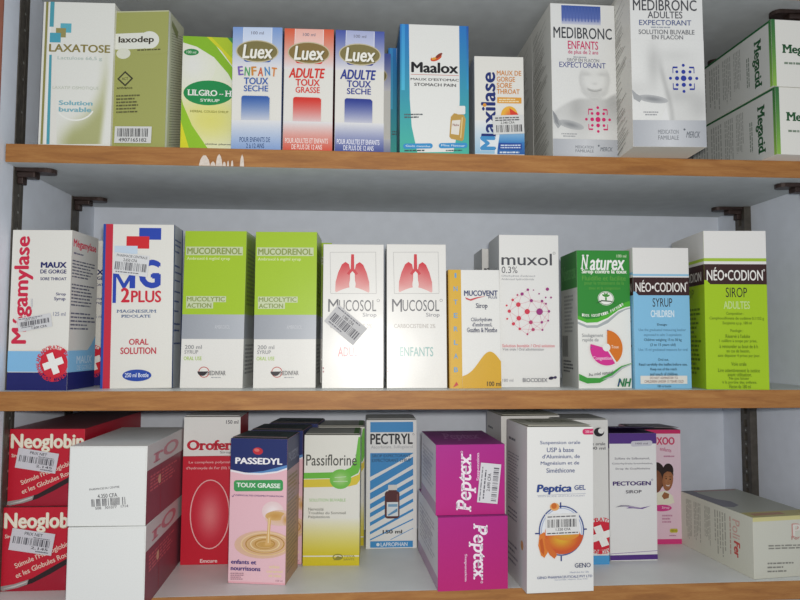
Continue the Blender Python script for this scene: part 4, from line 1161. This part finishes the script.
psf = carton((0.0612, 0.1403, 0.058), (-0.0256, 0.0770, ZL, -0.030, 0.003), 'white-to-yellow calming syrup carton with a green sun and curved stripes', art_passi, front='#E5E4DA', side='#C9C8BC', top='#B9B8AE')
top_flap(psf, '#B9B8AE', 1.0, flap_passi)
again(psf, (-0.0200, 0.1450, ZL, -0.02, 0.002), 'yellow carton edge showing behind the calming syrup carton with the green sun')

def art_pectryl(P):
    P.face('F', (258, 60), (410, 60), (258, 447))
    P.rect(270, 66, 399, 97, '#3A8CC8'); 
    # diagonal blue stripes, cut to the printed panel
    x0, x1 = 270, 399
    def st_(ya, yb, wa):
        P.poly([(x0, ya), (x1, yb), (x1, yb + wa * .75), (x0, ya + wa)], '#3A8CC8')
    P.poly([(x0, 160), (x1, 160), (x1, 162), (340, 196), (x0, 232)], '#3A8CC8')
    P.poly([(x0, 244), (x1, 172), (x1, 196), (x0, 272)], '#3A8CC8')
    P.poly([(x0, 280), (330, 247), (x1, 208), (x1, 228), (x0, 300)], '#3A8CC8')
    P.poly([(x0, 313), (x1, 240), (x1, 256), (x0, 328)], '#3A8CC8')
    P.poly([(x0, 340), (x1, 268), (x1, 281), (x0, 353)], '#3A8CC8')
    P.poly([(x0, 368), (x1, 298), (x1, 308), (x0, 379)], '#3A8CC8')
    P.poly([(x0, 396), (x1, 328), (x1, 335), (x0, 404)], '#3A8CC8')
    P.poly([(x0, 418), (x1, 358), (x1, 362), (x0, 422)], '#3A8CC8')
    P.poly([(330, 420), (x1, 386), (x1, 388), (334, 420)], '#3A8CC8')
    P.rect(266, 98, 402, 158, '#E4E4E2')
    P.text('PECTRYL', 270, 101, 398, 134, '#22242C', bold=.03); P.ring(400, 104, 2.5, 2.5, .8, '#44464C', n=10); P.text('Ascorbinate, Sulfogaïacol', 272, 137, 398, 149, '#B5B6B8')
    P.text('SIROP EXPECTORANT', 275, 164, 392, 173, '#27567E', bold=.02); P.text('EXPECTORANT SYRUP', 275, 177, 392, 187, '#27567E', bold=.02)
    P.rrect(314, 275, 358, 357, 9, '#55292C'); P.poly([(322, 280), (327, 268), (347, 268), (352, 280)], '#55292C'); P.rrect(324, 256, 351, 272, 3, '#D9D8D2'); P.line([(352, 284), (352, 350)], 4, '#7A4A44')
    P.rect(320, 308, 354, 350, '#DDE3E6'); P.rect(324, 314, 352, 322, '#7FA8C8'); P.poly([(322, 346), (352, 326), (352, 336), (326, 349)], '#5E97C4')
    P.text('150 ml', 308, 391, 366, 402, '#22242C', bold=.03)
    P.rect(271, 424, 398, 443, '#3A8CC8'); P.text('LAPROPHAN', 302, 428, 382, 440, '#DCE6EE', bold=.02); P.ell(294, 434, 5, 5, '#DCE6EE')
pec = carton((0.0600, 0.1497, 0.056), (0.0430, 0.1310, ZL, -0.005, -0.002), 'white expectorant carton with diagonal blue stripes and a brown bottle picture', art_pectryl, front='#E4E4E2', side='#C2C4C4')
top_flap(pec, '#CFCFCB', 1.0)

ptt, ptr, ptb = (107, 137), (315, 132), (107, 342)
def art_peptex(P):
    P.face('F', ptt, ptr, ptb)
    P.rect(100, 130, 320, 345, '#AA1F86', '#BA1F7C')
    P.text('Peptex', 168, 158, 228, 333, '#F2E6EE', bold=.02, serif=True, shear=.15, rot=90); P.ring(185, 157, 3, 3, 1, '#F2E6EE', n=10)
    P.text('Suspension', 229, 158, 240, 240, '#EACADF', bold=.02, serif=True, rot=90)
    P.face('L'); P.rect(0, 0, 100, 100, '#D6D2DA'); P.rect(0, 82, 100, 100, '#B79AB4'); P.micro(10, 15, 90, 70, 9, '#B4B0BC', 3); P.text('Peptex', 20, 25, 75, 60, '#B9B3C2', serif=True)
    P.face('T'); P.rect(0, 0, 100, 100, '#8A4A84', '#9A3A88'); P.text('Peptex', 20, 20, 85, 75, '#B87AB0', bold=.02, serif=True, shear=.15)
    P.face('R'); P.rect(0, 0, 100, 100, '#8A1E72')
def art_peptex2(P):
    art_peptex(P)
    P.face('F', (112, 350), (323, 350), (117, 572)); P.layer = 40
    P.rect(105, 345, 330, 575, '#AE1F80', '#BA1E70')
    P.text('Peptex', 205, 368, 266, 546, '#F2E6EE', bold=.02, serif=True, shear=.15, rot=-90); P.ring(248, 549, 3, 3, 1, '#F2E6EE', n=10)
    P.text('Suspension', 193, 462, 204, 546, '#EACADF', bold=.02, serif=True, rot=-90)
carton((0.0702, 0.0706, 0.125), (0.1162, 0.0, ZL, 0.058, 0.003), 'lower magenta carton of the lying pair, its name reading downward', art_peptex2, 'magenta suspension cartons lying in a stack', front='#B22089', side='#C4C0C8', top='#8A4A84', edge='#B24A92')
pu = carton((0.0702, 0.0692, 0.098), (0.1150, 0.0060, ZL + 0.0710, 0.045, 0.003), 'upper magenta carton of the lying pair, with a price sticker turned sideways', art_peptex, 'magenta suspension cartons lying in a stack', front='#B22089', side='#C4C0C8', top='#8A4A84', edge='#B24A92')
def art_st6(P):
    P.micro(4, 6, 90, 16, 1, '#77767C', 3, ragged=0); P.bars(6, 66, 92, 92, '#66656C', 5, 22); P.text('2.690 CFA', 30, 40, 75, 56, '#44434A'); P.micro(10, 22, 92, 34, 1, '#66656C', 7)
sticker(pu, 267, 247, 116, 62, -84, ptt, ptr, ptb, art_st6, col='#D6D5D8')

def art_peptica(P):
    P.face('F', (83, 80), (282, 82), (78, 583))       # s = 3
    for i, (t, a, b) in enumerate((('Suspension orale', 121, 242), ('USP à base', 141, 222), ("d'Aluminium, de", 127, 240), ('Magnésium et de', 122, 238), ('Siméthicone', 139, 224))):
        P.text(t, a, 123 + i * 21, b, 138 + i * 21, '#4C5A86', bold=.012)
    P.rrect(249, 88, 300, 106, 8, '#D0346A'); P.text('200 ml', 258, 93, 280, 101, '#F0D0DA')
    P.text('Peptica', 108, 256, 217, 288, '#2A4486', bold=.05, shear=.15); P.text('GEL', 222, 261, 256, 276, '#2A4486', bold=.02, serif=True)
    P.line([(110, 289), (256, 287)], 1, '#9AA0B4'); P.text('ANTI-ACIDE ANTI-FLATULENT', 112, 290, 254, 296, '#A9ADBC')
    # target ring, orange stomach
    P.ell(182, 398, 64, 72, '#E2E4E6'); P.ring(182, 398, 66, 74, 4, '#4A5A8C'); P.ring(182, 398, 60, 68, 3, '#A9B4CC')
    for a in ((180, 312, 180, 330), (180, 474, 180, 490), (103, 404, 117, 404), (249, 396, 258, 396)): P.line([a[:2], a[2:]], 4, '#2A3A78')
    P.ell(162, 325, 14, 12, '#D8843A', '#E0A868'); P.ell(160, 322, 8, 9, '#C86A28')
    P.ell(182, 424, 60, 42, '#D8A92E', '#CC5424', rings=5); P.ell(196, 406, 40, 22, '#CFA43A', '#D88830'); P.ell(150, 398, 18, 16, '#C8502A', '#D8783A')
    P.ring(184, 408, 58, 56, 10, '#C8562A', a0=5, a1=120)
    P.poly([(116, 408), (130, 400), (136, 430), (140, 462), (130, 478), (120, 470), (112, 440)], '#D8792E'); P.poly([(116, 425), (124, 418), (130, 455), (128, 470), (120, 458)], '#C05A22')
    P.poly([(130, 420), (142, 420), (152, 448), (168, 470), (160, 482), (146, 470), (134, 448)], '#CF6A2A')
    P.text('GENO', 220, 498, 268, 512, '#3A4468', bold=.015, serif=True); P.text('Medicine for life', 205, 522, 262, 528, '#9AA0B4')
    P.text('GENO PHARMACEUTICALS PVT LTD', 108, 533, 272, 542, '#55608A', bold=.02); P.text('Karaswada, Mapusa, Goa, India', 160, 543, 258, 549, '#9AA0B4')
    P.face('L'); P.rect(0, 0, 100, 100, '#CBC9C6'); P.rect(0, 0, 100, 100, '#CFCDCA', '#C2C0BF')
    P.micro(12, 10, 60, 13, 1, '#55565C', 2); P.micro(8, 20, 66, 52, 16, '#85868C', 3, fill=.4); P.micro(8, 56, 70, 64, 3, '#6A6A74', 6, fill=.4); P.micro(10, 78, 60, 92, 4, '#77777F', 7, fill=.4); P.ell(78, 74, 6, 3, '#B8885A')
def flap_peptica(P): P.text('Peptica GEL', 18, 30, 90, 62, '#8F9078', bold=.03, shear=.1)
pep = carton((0.0682, 0.1595, 0.0650), (0.2003, -0.0112, ZL, 0.075, 0.011), 'white antacid gel carton with an orange stomach in a target ring', art_peptica, 'white antacid gel cartons', front='#E5E4E0', side='#CBC9C6', top='#C9C7BA')
top_flap(pep, '#C6C4B4', 1.0, flap_peptica)
again(pep, (0.1975, 0.0830, ZL, 0.05, 0.0), 'white carton standing behind the antacid gel carton, its printed side showing')
def art_st7(P):
    P.bars(6, 26, 94, 64, '#4A494C', 5, 24); P.text('1.520 CFA', 30, 68, 74, 80, '#3A393E'); P.micro(4, 86, 96, 96, 1, '#55545A', 3, ragged=0); P.micro(6, 8, 94, 18, 1, '#66656A', 6, ragged=.05)
sticker(pep, 184, 378, 100, 64, -1, (83, 80), (282, 82), (78, 583), art_st7, col='#DEDDDA')

def art_megam_low(P):
    P.face('F', (560, 420), (609, 420), (560, 567))   # photo-unit scale
    P.rect(555, 558, 612, 570, '#4A9AD0')
    badge(P, 601.5, 538, 14.5, letters='LABORATOIRES PHARMALAND ')
    P.ell(600.5, 432.5, 4.6, 4.6, '#1E1C22'); P.ell(602.3, 431.3, 2.6, 2.8, '#E3E2DE')
    P.text('Voie orale', 588, 443, 606, 446, '#55545C'); P.text('200 ml', 590, 447.5, 606, 450.5, '#55545C')
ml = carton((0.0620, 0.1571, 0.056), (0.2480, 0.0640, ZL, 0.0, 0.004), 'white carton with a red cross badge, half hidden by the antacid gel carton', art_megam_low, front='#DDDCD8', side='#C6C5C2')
top_flap(ml, '#BDBCB6', 0.6)

def art_pectogen(P):
    P.face('F', (330, 92), (470, 98), (330, 487))
    P.rect(325, 80, 475, 131, '#53307F'); P.rect(325, 468, 476, 490, '#53307F'); P.line([(328, 464), (474, 463)], 1.5, '#8A6AA8')
    P.rrect(394, 120, 458, 137, 7, '#C9C6CE'); P.text('100 ml', 408, 125, 444, 132, '#55505E', bold=.01)
    P.text('Sulfate de Salbutamol,', 345, 168, 450, 180, '#6E6A78', bold=.005); P.text('Chlorhydrate bromhexine,', 338, 184, 458, 196, '#6E6A78', bold=.005); P.text('Sirop de Guaifénésine', 347, 200, 450, 212, '#6E6A78', bold=.005)
    P.text('PECTOGEN', 339, 242, 452, 260, '#43286C', bold=.045); P.ring(456, 243, 2.5, 2.5, .8, '#43286C', n=10)
    P.text('SIROP', 377, 271, 424, 283, '#44404E', bold=.02)
    P.poly([(346, 322), (362, 316), (385, 318), (410, 326), (385, 322), (362, 321)], '#8A8892'); P.poly([(378, 327), (395, 321), (420, 328), (450, 324), (425, 332), (398, 328)], '#6A4590'); P.poly([(360, 318), (390, 320), (430, 330), (395, 326)], '#A79CB4')
    P.face('L'); P.rect(0, 0, 100, 12, '#53307F'); P.rect(0, 95, 100, 100, '#53307F')
pct = carton((0.0552, 0.1407, 0.055), (0.3105, 0.0728, ZL, 0.040, 0.0075), 'white bronchial syrup carton with a purple lid and purple wave', art_pectogen, front='#E5E4E2', side='#CFCED0', top='#3E2A58')
top_flap(pct, '#3A2752', 6.0)

def art_pink(P):
    P.face('F', (500, 92), (545, 90), (502, 433))     # only the right of the panel is in view; s = 3
    P.face('F', (378, 92), (545, 92), (378, 436))
    P.rect(370, 85, 550, 440, '#E8D0D8', '#E4C2D0')
    P.rect(370, 85, 550, 104, '#CF2C66'); P.rect(370, 421, 550, 440, '#D23A7C')
    P.text('TOUXOO', 392, 114, 523, 138, '#D0406A', bold=.05); P.tilt_text('enfants', 488, 152, 44, 12, 8, '#C46A8A', bold=.02)
    P.micro(480, 168, 524, 177, 1, '#C0809A', 3)
    # two smiling children, hugging
    P.ell(452, 232, 34, 42, '#2C1C18'); P.ell(450, 248, 24, 34, '#8A5638', '#7A4A30')
    P.poly([(440, 318), (452, 282), (486, 276), (512, 292), (518, 312), (496, 318)], '#E6E2CC')
    P.ell(496, 216, 20, 22, '#2C1C18', ang=8)
    P.ell(494, 244, 20, 33, '#B07850', '#9A623E', ang=10)
    P.poly([(478, 226), (484, 208), (500, 203), (514, 214), (516, 232), (506, 220), (492, 218)], '#2C1C18')
    for x in (488, 503): P.ell(x, 240 + (x - 488) * .12, 3.2, 1.8, '#2A1814'); P.line([(x - 4, 234), (x + 4, 234.5)], 1.4, '#3A241C')
    P.line([(496, 242), (494, 251), (498, 252)], 1.3, '#7A4A30'); P.poly([(486, 258), (494, 260), (503, 258), (499, 264), (491, 264)], '#EDE0D6'); P.ring(494, 257, 9, 6, 1.4, '#8A3A34', a0=20, a1=160, n=12)
    P.poly([(470, 292), (480, 280), (498, 286), (496, 298), (478, 302)], '#9A623E')
    P.ell(470, 328, 37, 10, '#CF3C86'); P.text('Sirop', 470, 323, 498, 332, '#F0D0E0')
    P.micro(470, 346, 512, 374, 3, '#C48AA4', 4)
    P.rrect(498, 390, 528, 402, 5, '#C4B83A'); P.text('100 ml', 503, 393, 523, 399, '#6A6420'); P.micro(496, 408, 528, 413, 1, '#B06A90', 5)
pk = carton((0.0550, 0.1365, 0.054), (0.3672, 0.1290, ZL, 0.0, 0.004), 'pink children\'s syrup carton with a family photograph, behind the purple-lidded one', art_pink, front='#E2B6C6', side='#CFA2B4', top='#8A8084')
top_flap(pk, '#93898C', 2.5)

def art_polifer(P):
    P.face('F', (455, 352), (600, 345), (460, 538))    # s = 3, left part in view
    k = 225 / 145.0
    P.rect(450, 338, 700, 353, '#C8BE80', '#CFC88E')
    P.text('PoliFer', 545, 372, 668, 408, '#C9938A', bold=.03); P.text('PoliFer', 548, 375, 665, 405, '#DAD6CC', bold=.01)
    P.text('Fer + vitamines', 545, 410, 640, 417, '#B87A74')
    P.micro(492, 434, 592, 450, 2, '#8A8880', 3); P.micro(490, 486, 560, 522, 3, '#85837C', 4, fill=.4, ragged=.6)
    P.bars(572, 482, 620, 502, '#55544E', 4, 14)
    P.face('L')
    P.rect(0, 0, 100, 100, '#C6C6B8')
    P.text('Poli', 74.5, 14, 84, 46, '#C09A90', bold=.01, rot=-90); P.text('Fer', 76, 50, 84, 78, '#B84A44', bold=.05, shear=.12, rot=-90); P.micro(70.5, 12, 73, 82, 1, '#B08A80', 3, rot=True)
    for i, (a, b) in enumerate(((8, 17), (20, 31), (36, 45), (50, 67))): P.micro(a, 10, b, (86, 82, 92, 90)[i], 5, '#9A998E', 20 + i, rot=True, fill=.42)
    P.face('T')
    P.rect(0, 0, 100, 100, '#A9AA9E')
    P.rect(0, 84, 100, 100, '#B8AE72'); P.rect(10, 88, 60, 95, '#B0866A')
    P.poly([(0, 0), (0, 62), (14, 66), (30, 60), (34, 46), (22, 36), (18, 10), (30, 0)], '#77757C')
    P.rect(20, 2, 95, 6, '#B08A88')
carton((0.0750, 0.0624, 0.120), (0.4470, 0.0150, ZL, 0.130, 0.002), 'long cream carton lying flat at the right end of the lowest shelf', art_polifer, front='#CBCABC', side='#C6C6B8', top='#A9AA9E')

for o in bpy.data.objects:
    for k in ('dims', 'rack'):
        if k in o: del o[k]
